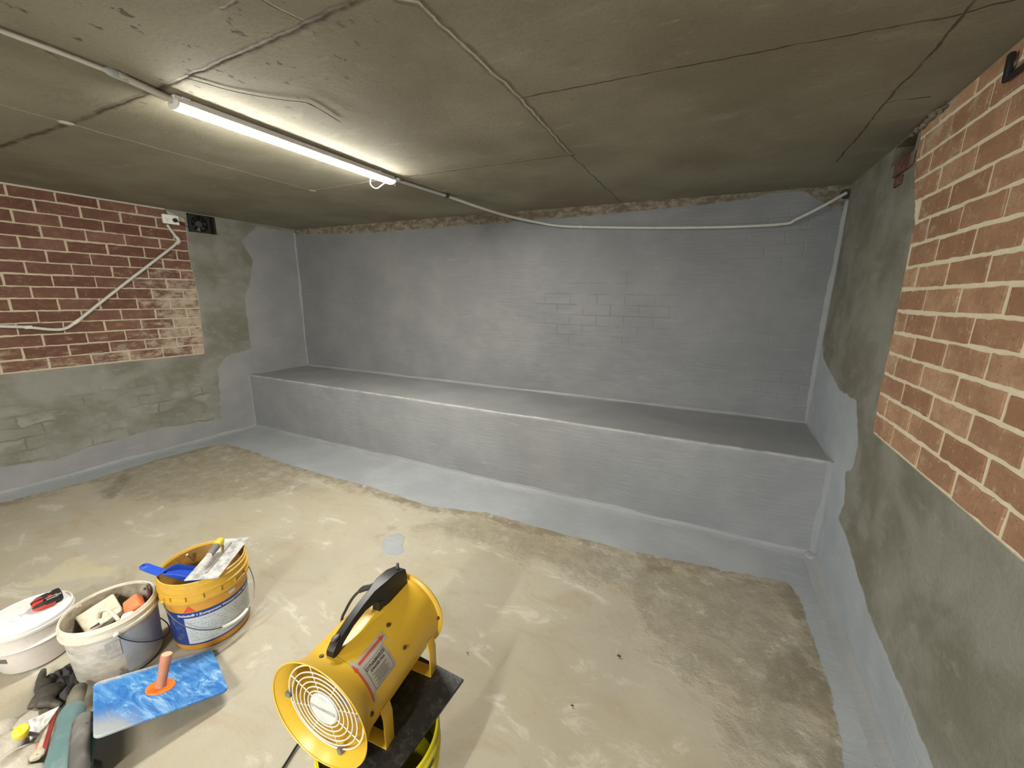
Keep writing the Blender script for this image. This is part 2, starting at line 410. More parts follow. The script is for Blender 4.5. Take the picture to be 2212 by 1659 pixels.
def floor_material():
    n = NT('trowelled concrete floor'); uv = n.uv()
    mm = edge_mask(n, 'mem', uv, .045, .004)
    a = n.noise(uv, .9, 5, .55, .3); b = n.noise(n.mapv(uv, (1, 2.0, 1), (0, 0, .9)), 3.2, 7, .68, .6); d = n.noise(uv, 11, 7, .75)
    c = n.mix(n.rng(a, .38, .64), (.335, .30, .22), (.36, .335, .27))
    c = n.mix(n.rng(b, .50, .68, 0, .75), c, (.31, .26, .18))
    c = n.mix(n.rng(b, .32, .44, .7, 0), c, (.50, .475, .40))
    c = n.mix(n.rng(d, .60, .74, 0, .55), c, (.52, .48, .40))
    c = n.mix(n.rng(n.noise(uv, 30, 4, .6), .60, .74, 0, .35), c, (.26, .22, .15))
    c = n.mix(n.rng(n.noise(uv, 110, 4, .8), .45, .75, 0, .4), c, (.30, .26, .19)); c = n.mix(n.rng(n.noise(n.mapv(uv, (1, 1.7, 1), (0, 0, 1.2)), 1.7, 7, .7, .8), .5, .66, 0, .45), c, (.33, .29, .225))
    # rough edge band near the coating
    e = n.rng(n.math('ADD', n.attr('mem'), n.math('MULTIPLY', n.math('SUBTRACT', n.noise(uv, 5, 5, .7), .5), .45)), -.14, -.01)
    c = n.mix(n.math('MULTIPLY', e, n.rng(d, .40, .56, .25, .9)), c, (.20, .175, .125))
    c = n.mix(n.math('MULTIPLY', e, n.rng(n.noise(uv, 16, 5, .7), .55, .68, 0, .7)), c, (.52, .475, .39))
    rgh = n.rng(n.math('ADD', n.attr('rough_zone'), n.math('MULTIPLY', n.math('SUBTRACT', n.noise(uv, 5, 5, .7), .5), .5)), -.05, .1)
    c = n.mix(n.math('MULTIPLY', rgh, n.rng(n.noise(uv, 9, 8, .8), .42, .60, .7, 0)), c, (.25, .225, .165))
    c = n.mix(n.math('MULTIPLY', rgh, n.rng(n.noise(uv, 7, 8, .8), .55, .66, 0, .7)), c, (.53, .49, .40))
    st = n.rng(n.math('ADD', n.attr('stain'), n.math('MULTIPLY', n.math('SUBTRACT', n.noise(uv, 11, 7, .75), .5), .22)), -.015, .02)
    c = n.mix(n.math('MULTIPLY', st, n.rng(d, .35, .6, .78, .35)), c, (.17, .14, .09))
    yl = n.rng(n.math('ADD', n.attr('pale'), n.math('MULTIPLY', n.math('SUBTRACT', n.noise(uv, 9, 5, .65), .5), .12)), -.02, .02)
    c = n.mix(n.math('MULTIPLY', yl, .4), c, (.50, .46, .29))
    bl = n.rng(n.math('ADD', n.attr('blob'), n.math('MULTIPLY', n.math('SUBTRACT', n.noise(uv, 16, 4, .6), .5), .03)), -.004, .004)
    mm2 = n.math('MAXIMUM', mm, bl)
    c = n.mix(mm2, c, membrane(n, uv, 1.22, 1.10))  # floor coat lightened and blued, cool daylight put into its colour
    rough = n.mix(mm2, n.mix(st, (.6,)*3+(1,), (.45,)*3+(1,)), (.45,)*3+(1,))
    h = n.mix(mm2, n.math('ADD', n.math('MULTIPLY', d, 1.0), n.math('MULTIPLY', n.math('MULTIPLY', n.noise(uv, 26, 8, .8), 6.0), n.math('ADD', n.math('MAXIMUM', rgh, n.math('MULTIPLY', e, .6)), .06))), n.math('ADD', mem_height(n, uv, False), 1.0))
    return n.out(c, rough, n.bump(h, .55, .0035), spec=.4)

# ================================================================ ROOM
FARY = 7.2
def strip_tone(n, uv, c):
    z = n.vmath('DOT_PRODUCT', uv, (0, 1, 0)); m = n.math('MULTIPLY', n.math('SUBTRACT', 1.0, edge_mask(n, 'mem', uv)), n.rng(z, 1.9, 2.0))
    t = n.mix(n.rng(n.noise(n.mapv(uv, (1, 1.6, 1)), 11, 7, .75), .42, .62), (.13, .105, .07), (.27, .24, .185))
    return n.mix(m, c, t)
M_L = wall_material('rendered left wall', .55); M_R = wall_material('rendered right wall', .0, mk=1.36, blue=1.20); M_B = wall_material('coated back wall', 0, False, extra=strip_tone, mk=.84, blue=1.01)  # right wall coat tinted lighter and bluer, standing in for daylight on it
M_CEIL = ceiling_material(); M_FLOOR = floor_material()
M_MEMB = None
n = NT('grey waterproof coating'); uv = n.obj(); M_MEMB = n.out(membrane(n, uv, 1.05, 1.05), .58, n.bump(mem_height(n, n.mapv(uv, (1, 1, 4)), False), .5, .003), spec=.45)
BRL = [(1.30, 2.385), (1.158, 2.33), (1.158, 2.211), (1.169, 1.94), (1.148, 1.565), (1.164, 1.174), (1.178, .953), (FARY, .959), (FARY, 2.385)]
MEML = [(-.1, 2.37), (.45, 2.37), (.649, 2.185), (.549, 1.992), (.62, 1.7), (.689, 1.568), (.699, 1.249), (.689, .962), (.972, .897), (1.075, .753), (1.093, .38), (1.113, .19), (1.285, .202), (1.683, .251), (2.063, .228), (2.416, .178), (2.679, .227), (FARY, .22), (FARY, -.1), (-.1, -.1)]
def dispL(P):
    m = sdpoly(P, MEML); b = sdpoly(P, BRL)
    d = np.array([mnoise.noise(Vector((p[0]*2.2, p[1]*2.2, 3)))*.006+mnoise.noise(Vector((p[0]*8, p[1]*9, 5)))*.0022 for p in P])
    return np.where(b > -.005, -.001, d+.006*np.clip((-b)/.03, 0, 1))
FAN = (.885, 1.14, 2.215, 2.392)
tsL = [-.1]+fr(0, 2.8, .022)+fr(2.9, FARY, .1)
us = sorted(set([round(t, 4) for t in tsL]+[FAN[0], FAN[1]])); vs = sorted(set([round(z, 4) for z in fr(0, H, .022)]+[FAN[2], FAN[3]]))
wl = surf('wall_left', us, vs, lambda t, z, d: Lw(t, z, d), [M_L], dict(mem=MEML, brk=BRL), back=None, skip=lambda t, z: FAN[0] < t < FAN[1] and FAN[2] < z < FAN[3], disp=dispL)
setp(wl, 'left wall of red brick above grey render and blue-grey coating')
M_VOID = plain('dark mortar recess', (.05, .04, .032), .9, grime=.3, bmp=.5)
mb = MB()   # recess for the fan and the mass of the wall behind
a, b, c_, d_ = FAN
q = [Lw(a, c_, 0), Lw(b, c_, 0), Lw(b, d_, 0), Lw(a, d_, 0)]; q2 = [p-NL*.14 for p in q]
mb.add(q+q2, [(4, 5, 6, 7)]+[(i, (i+1) % 4, 4+(i+1) % 4, 4+i) for i in range(4)])
o = mb.build('vent_recess', M_VOID, wl)
mb = MB(); mb.prism([Lw(-.1, 0, -.16), Lw(FARY, 0, -.16), Lw(FARY, 0, -.3), Lw(-.1, 0, -.3)], (0, 0, H)); mb.build('outer_leaf', M_VOID, wl)

BRR = [(1.07, 2.395), (1.10, 2.2), (1.235, 1.95), (1.244, 1.826), (1.261, 1.5), (1.27, 1.2), (1.30, .985), (FARY, .985), (FARY, 2.395)]
MEMR = [(-.1, 2.3), (.012, 2.3), (.03, 1.3), (.12, 1.2), (.303, 1.148), (.665, 1.058), (1.0, 1.072), (1.154, .873), (1.162, .746), (1.067, .674), (1.154, .526), (1.111, .418), (1.319, .399), (1.571, .349), (1.776, .308), (2.006, .283), (2.2, .275), (2.33, .258), (FARY, .25), (FARY, -.1), (-.1, -.1)]
POCK = (.76, 1.05, 2.30, 2.396)
def dispR(P):
    b = sdpoly(P, BRR)
    d = np.array([mnoise.noise(Vector((p[0]*2.0, p[1]*2.0, 13)))*.008+mnoise.noise(Vector((p[0]*8, p[1]*7, 15)))*.0025 for p in P])
    pillow = .02*np.exp(-((P[:, 1]-.35)/.25)**2)*np.clip((P[:, 0]-.9)/1.0, 0, 1)
    return np.where(b > -.005, -.001, d+.004*np.clip((-b)/.03, 0, 1)+pillow*.6)
us = sorted(set([-.1]+[round(t, 4) for t in fr(0, 2.6, .022)+fr(2.7, FARY, .1)]+[POCK[0], POCK[1]])); vs = sorted(set([round(z, 4) for z in fr(0, H, .022)]+[POCK[2], POCK[3]]))
wr = surf('wall_right', us, vs, lambda t, z, d: Rw(t, z, d), [M_R], dict(mem=MEMR, brk=BRR), skip=lambda t, z: POCK[0] < t < POCK[1] and POCK[2] < z < POCK[3], disp=dispR)
setp(wr, 'right wall of red brick above grey render and blue-grey coating')
mb = MB(); a, b, c_, d_ = POCK
q = [Rw(a, c_, 0), Rw(b, c_, 0), Rw(b, d_, 0), Rw(a, d_, 0)]; q2 = [p-NR*.1 for p in q]
mb.add(q+q2, [(4, 5, 6, 7)]+[(i, (i+1) % 4, 4+(i+1) % 4, 4+i) for i in range(4)])
M_OLDR = plain('rough old mortar', (.17, .145, .10), .9, grime=.6, gcol=(.07, .055, .04), bmp=.8)
mb.build('broken_recess', M_OLDR, wr)
mb = MB(); mb.prism([Rw(-.1, 0, -.12), Rw(FARY, 0, -.12), Rw(FARY, 0, -.3), Rw(-.1, 0, -.3)], (0, 0, H)); mb.build('outer_leaf', M_VOID, wr)

# back wall
topb = [(560, 512), (640, 506), (700, 505), (800, 502), (974, 489), (1098, 479), (1247, 468), (1446, 449), (1596, 433), (1670, 416), (1745, 413), (1765, 432), (1790, 445), (1826, 452), (1860, 450)]
MEMB = [(-.3, -.1)]+[(aty(x, y).x, aty(x, y).z) for x, y in topb]+[(6, -.1)]
def dispB(P):
    g = np.exp(-((P[:, 0]-3.75)/1.0)**2-((P[:, 1]-1.45)/.6)**2)
    d = np.array([mnoise.noise(Vector((p[0]*1.5, p[1]*1.5, 23)))*.006+mnoise.noise(Vector((p[0]*6, p[1]*14, 25)))*.002+mnoise.noise(Vector((p[0]*11, p[1]*30, 2)))*.0035*gg for p, gg in zip(P, g)])
    return d-.0008
wb = surf('wall_back', fr(-.3, 6.0, .022), fr(0, H, .02), lambda x, z, d: Vector((x, -d, z)), [M_B], dict(mem=MEMB), back=.2, disp=dispB)
setp(wb, 'back wall under blue-grey coating with a bare mortar strip along the top')

# floor
fl_edge = [(0, 1085), (200, 1035), (330, 995), (430, 968), (480, 957), (540, 972), (600, 995), (700, 1025), (800, 1050), (925, 1092), (1050, 1105), (1200, 1148), (1400, 1197), (1600, 1237), (1700, 1255), (1728, 1290), (1745, 1340), (1760, 1390), (1790, 1480), (1820, 1600), (1826, 1690)]
inner = [tuple(atz(x, y, 0))[:2] for x, y in fl_edge]
inner = [(-.1, -FARY)]+inner[:]+[(5.2, -FARY)]
def pl(*pts): return [tuple(atz(x, y, 0))[:2] for x, y in pts]
def multi(*polys): return lambda P: np.max([sdpoly(P, q) for q in polys], axis=0)
stains = multi(pl((262, 1020), (292, 1024), (270, 1048), (262, 1060), (240, 1078), (215, 1079), (222, 1068), (210, 1062), (235, 1050)),
               pl((800, 1060), (845, 1070), (900, 1080), (925, 1082), (905, 1092), (850, 1082), (805, 1068)),
               pl((872, 1098), (882, 1098), (876, 1106), (866, 1106)), pl((842, 1136), (862, 1134), (856, 1140), (840, 1142)), pl((812, 1158), (840, 1148), (838, 1153), (815, 1162)),
               pl((1062, 1118), (1100, 1122), (1160, 1136), (1230, 1150), (1225, 1162), (1150, 1150), (1090, 1134)),
               pl((1655, 1425), (1720, 1410), (1770, 1450), (1795, 1500), (1810, 1560), (1780, 1560), (1740, 1530), (1690, 1520), (1650, 1490)),
               pl((1690, 1255), (1722, 1268), (1738, 1330), (1725, 1345), (1690, 1300)),
               pl((1395, 1215), (1455, 1222), (1450, 1240), (1400, 1235)))
pales = multi(pl((150, 1205), (185, 1198), (190, 1212), (245, 1225), (250, 1245), (200, 1245), (140, 1252), (90, 1265), (60, 1260), (110, 1235)))
blob = pl((862, 1152), (874, 1160), (868, 1180), (872, 1192), (858, 1200), (836, 1198), (823, 1185), (828, 1165), (845, 1155))
rz = multi(pl((1500, 1235), (1690, 1265), (1740, 1400), (1800, 1659), (1600, 1659), (1560, 1500), (1400, 1400), (1350, 1230)), pl((1000, 1110), (1350, 1200), (1500, 1250), (1400, 1290), (1100, 1200), (900, 1140)), pl((260, 985), (420, 970), (520, 975), (620, 1005), (700, 1060), (400, 1090), (200, 1070)))
dispF = lambda P: np.array([mnoise.noise(Vector((p[0]*1.3, p[1]*1.3, 33)))*.005-.005 for p in P])
floor = surf('floor', [-.9]+fr(-.3, 5.75, .024), fr(-FARY-.2, -3.9, .1)+fr(-3.86, .1, .024), lambda x, y, d: Vector((x, y, d)), [M_FLOOR],
             dict(mem=lambda P: -sdpoly(P, inner), stain=stains, pale=pales, blob=blob, rough_zone=rz), back=.15, disp=dispF)
setp(floor, 'worn buff concrete floor with a blue-grey coated border')

# ceiling slab
mb = MB(); mb.box((2.6, -3.5, H+.075), (7.2, 7.9, .15)); o = mb.build('ceiling', M_CEIL, smooth=False)
o.data.transform(Matrix.Translation(o.location)); o.location = (0, 0, 0)
setp(o, 'grey cast concrete ceiling with sheet joint lines', kind='structure')

# rear wall behind the viewer with a doorway that lets daylight in
M_PLAIN = plain('old grey render', (.2, .19, .165), .9, grime=.4, bmp=.4)
mb = MB()
mb.box((1.5, -FARY-.1, 1.2), (4.5, .2, 2.4)); mb.box((5.65, -FARY-.1, 1.2), (.4, .2, 2.4)); mb.box((4.6, -FARY-.1, 2.25), (1.7, .2, .3))
o = mb.build('wall_rear', M_PLAIN, smooth=False); setp(o, 'rendered rear wall with open doorway', kind='structure')

# concrete ledge along the back wall
def ledge():
    p = [Vector((AL*BD-.06, -BD, 0)), Vector((W+AR*BD2+.06, -BD2, 0))]
    us = fr(0, 1, 1/240); prof = []
    r = .014
    zs = fr(0, BH-r, .025)
    for z in zs: prof.append((0, z))
    for k in range(1, 6): a = PI/2*k/5; prof.append((r-r*math.cos(a), BH-r+r*math.sin(a)))
    for k in range(1, 31): prof.append((r+(BD2+.03-r)*k/30, BH))
    vsx = []; fs = []; nv = len(prof); uvs = []; s_acc = [0]
    for i in range(1, nv): s_acc.append(s_acc[-1]+math.hypot(prof[i][0]-prof[i-1][0], prof[i][1]-prof[i-1][1]))
    for u in us:
        base = p[0].lerp(p[1], u); wd = -base.y
        for k, (dy, z) in enumerate(prof):
            q = Vector((base.x, base.y+min(dy, wd+.02), z))
            s = mnoise.noise(Vector((q.x*2, s_acc[k]*3, 44)))*.006+mnoise.noise(Vector((q.x*9, s_acc[k]*9, 47)))*.002
            if z < BH-.02: q.y += s
            else: q.z += s*.8; 
            if abs(z-BH) < .02 and dy < .03: q.y += mnoise.noise(Vector((q.x*12, 1, 2)))*.005
            vsx.append(q); uvs.append((q.x, s_acc[k]))
    for i in range(len(us)-1):
        for j in range(nv-1): fs.append((i*nv+j, (i+1)*nv+j, (i+1)*nv+j+1, i*nv+j+1))
    me = bpy.data.meshes.new('trim_1'); me.from_pydata([tuple(v) for v in vsx], [], fs)
    uvl = me.uv_layers.new(name='UVMap'); li = np.empty(len(me.loops), int); me.loops.foreach_get('vertex_index', li)
    uvl.data.foreach_set('uv', np.array(uvs)[li].ravel())
    me.polygons.foreach_set('use_smooth', [True]*len(fs)); n = NT('coated ledge'); uv = n.uv()
    c = membrane(n, uv, .99, 1.03)
    e = n.rng(n.math('ABSOLUTE', n.math('SUBTRACT', n.vmath('DOT_PRODUCT', uv, (0, 1, 0)), BH-.002)), .006, .02, .6, 0)
    c = n.mix(n.math('MULTIPLY', e, n.rng(n.noise(uv, 8, 4), .35, .55)), c, (.38, .37, .36))
    me.materials.append(n.out(c, .48, n.bump(mem_height(n, uv, False), .6, .0035), spec=.45))
    o = bpy.data.objects.new('trim_1', me); SC.collection.objects.link(o); setp(o, 'long waist-low ledge coated blue-grey along the back wall', kind='structure')
ledge()
# coves (fillets) in every coated corner
_tn = [2]
def cove(pts, a, b, r, label, jit=.0015):
    """pts along the corner, a,b unit vectors into the two faces"""
    a = Vector(a); b = Vector(b); mb = MB(); vs = []; fs = []; K = 8
    for p in pts:
        p = Vector(p); rr = r*(1+.25*mnoise.noise(p*4))
        for k in range(K+1):
            th = PI/2*k/K; vs.append(p+a*rr+b*rr-(a*math.cos(th)+b*math.sin(th))*rr+(a+b)*(.0015+jit*mnoise.noise(p*25+Vector((k, 0, 0)))) + ((-a*.008+b*.012) if k == 0 else (a*.012-b*.008) if k == K else Vector((0, 0, 0))))
    for i in range(len(pts)-1):
        for k in range(K): fs.append((i*(K+1)+k, (i+1)*(K+1)+k, (i+1)*(K+1)+k+1, i*(K+1)+k+1))
    mb.add(vs, fs); o = mb.build('trim_%d' % _tn[0], M_MEMB, angle=180); _tn[0] += 1
    setp(o, label, kind='structure')
def line(p, q, st=.03):
    p = Vector(p); q = Vector(q); k = max(2, int((q-p).length/st)); return [p.lerp(q, i/k) for i in range(k+1)]
LD = Vector((AL, -1, 0)).normalized(); RD = Vector((AR, -1, 0)).normalized()
cove(line((0, 0, BH), (0, 0, 2.36)), (1, 0, 0), LD, .022, 'rounded coated corner between left and back walls')
cove(line((W, 0, BH), (W, 0, 2.30)), (-1, 0, 0), RD, .024, 'rounded coated corner between right and back walls')
cove(line((0, 0, BH), (W, 0, BH)), (0, -1, 0), (0, 0, 1), .018, 'rounded coated joint where ledge meets back wall')
cove(line((AL*BD, -BD, 0), (W+AR*BD2, -BD2, 0)), (0, -1, 0), (0, 0, 1), .028, 'rounded coated joint where floor meets ledge')
cove(line(Lw(BD, 0), Lw(BD, BH)), LD, (1, 0, 0), .016, 'rounded coated corner where ledge meets left wall')
cove(line(Rw(BD2, 0), Rw(BD2, BH)), RD, (-1, 0, 0), .03, 'rounded coated corner where ledge meets right wall')
cove(line(Lw(0, BH), Lw(BD, BH)), NL, (0, 0, 1), .014, 'rounded coated joint at left end of ledge top')
cove(line(Rw(0, BH), Rw(BD2, BH)), NR, (0, 0, 1), .014, 'rounded coated joint at right end of ledge top')
cove(line(Lw(BD, 0), Lw(FARY, 0)), NL, (0, 0, 1), .045, 'rounded coated joint where floor meets left wall')
cove(line(Rw(BD2, 0), Rw(FARY, 0)), NR, (0, 0, 1), .055, 'rounded coated joint where floor meets right wall', .003)
# lump of mortar where ledge, floor and right wall meet
mb = MB(); mb.ball(Rw(BD2, 0)+NR*.012+RD*.012, .05, sc=(1.1, 1.1, .7)); mb.jitter(.014, 45); setp(mb.build('trim_%d' % _tn[0], M_MEMB, sub=1), 'lumpy coated mortar in the floor corner by the right wall', kind='structure'); _tn[0] += 1

# bricks
def brickwork(name, parent, fn, mat, poly, zb, jodd, jeven, tmax, haze, thick=.006, jt=.012):
    bl, bh = .254, .0963
    V = []; F_ = []; UV = []; T = []; Hz = []
    poly_ = np.array(poly); rows = int((H-zb)/bh)+1
    def edge(z):  # left limit t at height z from the polygon side
        pts = [p for p in poly if p[0] < 2]; pts = sorted(pts, key=lambda p: p[1]); zz = [p[1] for p in pts]; tt = [p[0] for p in pts]
        return float(np.interp(z, zz, tt))
    for r in range(rows):
        z0 = zb+r*bh+jt/2; z1 = min(zb+(r+1)*bh-jt/2, 2.392)
        if z1-z0 < .015: continue
        j0 = jodd if r % 2 else jeven
        k = -12
        while True:
            a = j0+k*bl+jt/2+random.uniform(-.003, .004); b = j0+(k+1)*bl-jt/2; k += 1
            if a > tmax: break
            e0 = edge(z0)+.004; e1 = edge(z1)+.004
            if b < max(e0, e1)+.02: continue
            tone = random.random(); 
            quad = [(max(a, e0), z0), (b, z0), (b, z1), (max(a, e1), z1)]
            jq = [(t+random.uniform(-.002, .002), z+random.uniform(-.0028, .0028)) for t, z in quad]
            # subdivide outline for ragged arrises
            ring = []
            for i in range(4):
                p, q = jq[i], jq[(i+1) % 4]; m = 8 if i % 2 == 0 else 3
                for s in range(m):
                    f = s/m; w_ = 0 if s == 0 else 1
                    t = p[0]+(q[0]-p[0])*f; z = p[1]+(q[1]-p[1])*f
                    ring.append((t+w_*.004*mnoise.noise(Vector((t*40, z*40, r))), z+w_*.005*mnoise.noise(Vector((t*30, z*40, r+5)))))
            cx = sum(p[0] for p in ring)/len(ring); cz = sum(p[1] for p in ring)/len(ring); n_ = len(ring); base = len(V)
            pr = thick*random.uniform(.6, 1.15)
            for (t, z) in ring: V.append(fn(t, z, -.003)); UV.append((t, z))
            for (t, z) in ring: V.append(fn(t, z, pr*.55)); UV.append((t, z))
            for (t, z) in ring:
                dt, dz = cx-t, cz-z; l = math.hypot(dt, dz); s_ = .004/l
                V.append(fn(t+dt*s_, z+dz*s_*2, pr)); UV.append((t, z))
            F_.append(tuple(base+2*n_+i for i in range(n_)))
            for i in range(n_):
                i2 = (i+1) % n_; F_ += [(base+i, base+i2, base+n_+i2, base+n_+i), (base+n_+i, base+n_+i2, base+2*n_+i2, base+2*n_+i)]
            hz = haze(cx, cz)+random.uniform(-.15, .25)
            T += [tone]*(3*n_); Hz += [max(0, haze(u_, v_)+hz)*.5 for (u_, v_) in UV[base:]]
    me = bpy.data.meshes.new(name); me.from_pydata([tuple(v) for v in V], [], F_)
    uvl = me.uv_layers.new(name='UVMap'); li = np.empty(len(me.loops), int); me.loops.foreach_get('vertex_index', li)
    uvl.data.foreach_set('uv', np.array(UV)[li].ravel())
    for nm, ar in (('tone', T), ('haze', Hz)):
        at = me.attributes.new(nm, 'FLOAT', 'POINT'); at.data.foreach_set('value', ar)
    me.materials.append(mat)
    bm = bmesh.new(); bm.from_mesh(me); bmesh.ops.recalc_face_normals(bm, faces=bm.faces); bm.to_mesh(me); bm.free()
    o = bpy.data.objects.new(name, me); SC.collection.objects.link(o); o.parent = parent
    o['label'] = 'red facing bricks with cream mortar'
    return o
hzL = lambda t, z: .95*math.exp(-((t-1.25)/.38)**2)*math.exp(-((z-1.42)/.42)**2)+.5*math.exp(-((z-1.0)/.15)**2)
hzR = lambda t, z: .30*math.exp(-((t-1.25)/.15)**2)+.25*math.exp(-((z-2.35)/.12)**2)+.10
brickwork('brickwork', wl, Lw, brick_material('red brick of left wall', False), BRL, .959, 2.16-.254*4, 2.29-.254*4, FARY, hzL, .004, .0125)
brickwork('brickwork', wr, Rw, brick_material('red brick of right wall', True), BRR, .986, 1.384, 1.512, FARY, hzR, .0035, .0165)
# exposed brick patch beside the broken recess
mb = MB(); mb.box((0, 0, 0), (.001, .001, .001)); 
mb = MB()
for z0, z1, a, b in ((2.225, 2.29, .86, 1.08), (2.17, 2.215, .9, .98)):
    mb.prism([Rw(a, z0, .006), Rw(b, z0, .006), Rw(b, z1, .006), Rw(a, z1, .006)], NR*.008)
mb.build('exposed_brick', plain('dark old brick', (.09, .03, .02), .9, grime=.5, gcol=(.22, .19, .14), bmp=.6), wr, smooth=False)
# mortar crumbs above the brick near the ceiling
mb = MB()
for i in range(26):
    t = random.uniform(1.0, 1.32); mb.ball(Rw(t, 2.392-random.uniform(0, .02), .012), random.uniform(.005, .013), 8, 6, sc=(1, random.uniform(1, 2.2), .8))
mb.jitter(.006, 60); mb.build('mortar_crumbs', M_OLDR, wr)
# pale strip along the top of the left brickwork
mb = MB(); mb.prism([Lw(1.315, 2.386, .0), Lw(FARY, 2.386, .0), Lw(FARY, 2.386, .012), Lw(1.315, 2.386, .012)], (0, 0, .0135))
setp(mb.build('trim_%d' % _tn[0], plain('pale mortar bead', (.42, .40, .31), .85, bmp=.3), smooth=False), 'pale mortar strip along the top of the left brickwork', kind='structure'); _tn[0] += 1

# ================================================================ LIGHT FITTINGS AND CONDUIT
M_WHITE = plain('white painted steel', (.78, .77, .73), .45)
M_PVC = plain('grey pvc conduit', (.50, .49, .44), .5, grime=.25, gcol=(.33, .31, .26))
M_BLACKP = plain('black plastic', (.009, .009, .010), .45, bmp=.1)
def emit_mat(name, e, col):
    n = NT(name); n.p.inputs['Emission Color'].default_value = (*col, 1); n.p.inputs['Emission Strength'].default_value = e
    return n.out((.9, .9, .88, 1), .4)
def batten(p, q, e, label, group=None):
    """LED batten from p to q (centre of body), hanging just under the ceiling"""
    p = Vector(p); q = Vector(q); d = (q-p); L = d.length; ang = math.atan2(d.y, d.x)
    root = empty('batten_light', (p+q)/2, label, 'light', group)
    Mx = Matrix.Translation((p+q)/2) @ Matrix.Rotation(ang, 4, 'Z')
    mb = MB(Mx); mb.box((0, 0, .017), (L, .044, .030)); mb.box((0, 0, .0025), (L, .084, .004)); mb.build('body', M_WHITE, root, bevel=.0015)
    mb = MB(Mx); prof = [(.0375*math.cos(a), .019*math.sin(a)+.0005) for a in np.linspace(math.radians(4), math.radians(-184), 15)]
    vs = [(x, y, z) for x in (-L/2+.012, L/2-.012) for y, z in prof]; k = len(prof)
    mb.add(vs, [(i, i+1, k+i+1, k+i) for i in range(k-1)]+[tuple(range(k)), tuple(reversed(range(k, 2*k)))])
    mb.build('diffuser', emit_mat('lit diffuser', e, (1.0, .965, .865)), root, angle=60)
    for s in (-1, 1):
        mb = MB(Mx); prof = [(.0415*math.cos(a), .022*math.sin(a)+.004) for a in np.linspace(math.radians(20), math.radians(-200), 15)]
        mb.prism([(s*L/2-s*.012, y, z) for y, z in prof], (s*.012, 0, 0)); mb.build('end_cap', M_WHITE, root, bevel=.002)
    return root, Mx, L
LZ = 2.366
A = atz(372, 224, LZ); B = atz(848, 393, LZ)
root, Mx, L = batten(A, B, LAMP_E, 'lit white batten light on ceiling in view, glowing brightly')
for s in (-.5, .42):
    mb = MB(Mx); mb.box((s*L*.93, 0, .028), (.03, .056, .010)); mb.build('mounting_clip', M_WHITE, root, bevel=.002)
mb = MB(); e2 = B; mb.tube(resample([B+Vector((0, -.20, -.012)), B+Vector((-.05, -.16, -.05)), B+Vector((-.055, -.10, -.06)), B+Vector((-.02, -.06, -.02))], 8), .003, 8)
mb.build('flex_lead', M_WHITE, root)
mb = MB(); mb.box(tuple(B+Vector((.02, .02, .018))), (.045, .02, .014)); mb.tube([B+Vector((0, .02, -.02)), B+Vector((.012, .022, .012))], .003, 8); mb.build('terminal_cover', M_WHITE, root)
dirn = (A-B).normalized()
A2 = A+dirn*2.3; B2 = A2+dirn*1.2
batten(A2, B2, REAR_E, 'second white batten light on ceiling, further back along the conduit')
batten(Vector((4.35, -6.3, LZ)), Vector((4.35, -5.1, LZ)), FILL_R, 'added white batten light on ceiling, unseen, brightening the right wall')  # added lamp out of view, put in to brighten the right wall

def conduit(name, pts, r, label, extra=(), smooth=8, cat='conduit', mat=None):
    root = empty(name, pts[0], label, cat); mb = MB(); mb.tube(resample(pts, smooth) if smooth else pts, r, 12); mb.build('pipe', mat or M_PVC, root)
    return root
CZ = H-.0135
# left run, from beyond the frame to the lamp
p0 = atz(-60, 38, CZ); p1 = atz(0, 66, CZ); p2 = atz(120, 110, CZ); p3 = atz(255, 162, CZ); p4 = A+Vector((0, .03, .012))
r_ = conduit('ceiling_conduit', [p0+(p0-p1)*3, p0, p1, p2, p3], .0075, 'thin grey conduit on ceiling running left of the lit light', smooth=3)
mb = MB(); mb.tube([p3, p3.lerp(p4, .35), p4], .0125, 14); mb.build('sleeve', M_PVC, r_)
mb = MB()
for k in range(3):
    q = p3+(p3-p2).normalized()*(.012*k-.012); mb.lathe([(.02, -.006), (.024, 0), (.02, .006)], 16, (0, 0, 0), 'x') if 0 else mb.ball(q, .02, 14, 8, (.5, 1.5, .8))
n_ = NT('clear plastic'); n_.p.inputs['Transmission Weight'].default_value = .6; mclear = n_.out((.75, .78, .75), .15, spec=.6)
mb.build('saddle_clip', mclear, r_)
# right run: lamp -> back wall -> corner
pr = [B+Vector((0, -.01, .02)), atz(905, 404, CZ), atz(965, 423, CZ-.002), aty(1040, 449, -.52), aty(1100, 467, -.27), aty(1160, 480, -.10), aty(1200, 487, -.045), aty(1255, 490, -.026), aty(1400, 492, -.024), aty(1560, 490.5, -.026), aty(1690, 484, -.03), aty(1720, 474, -.035), aty(1780, 444, -.05), aty(1828, 417, -.035)]
r_ = conduit('wall_conduit', pr, .0115, 'grey conduit sweeping from the light across the top of back wall', smooth=6)
for i, rr in ((2, .019), (7, .015), (8, .0)):
    if rr:
        d = (pr[i+1]-pr[i-1]).normalized(); mb = MB(); mb.tube([pr[i]-d*.014, pr[i]+d*.014], rr, 16); mb.build('coupling', plain('dark coupling', (.07, .065, .055), .6) if i == 2 else M_PVC, r_)
mb = MB(); q = pr[-1]; mb.lathe([(.0, .014), (.03, .014), (.034, .008), (.03, .0), (.018, -.006)], 20, (0, 0, 0))
mb.v = [Vector((p.x, -p.z, p.y))+Vector((q.x+.006, 0, q.z)) for p in mb.v]
mb.build('hole_seal', M_VOID, r_)
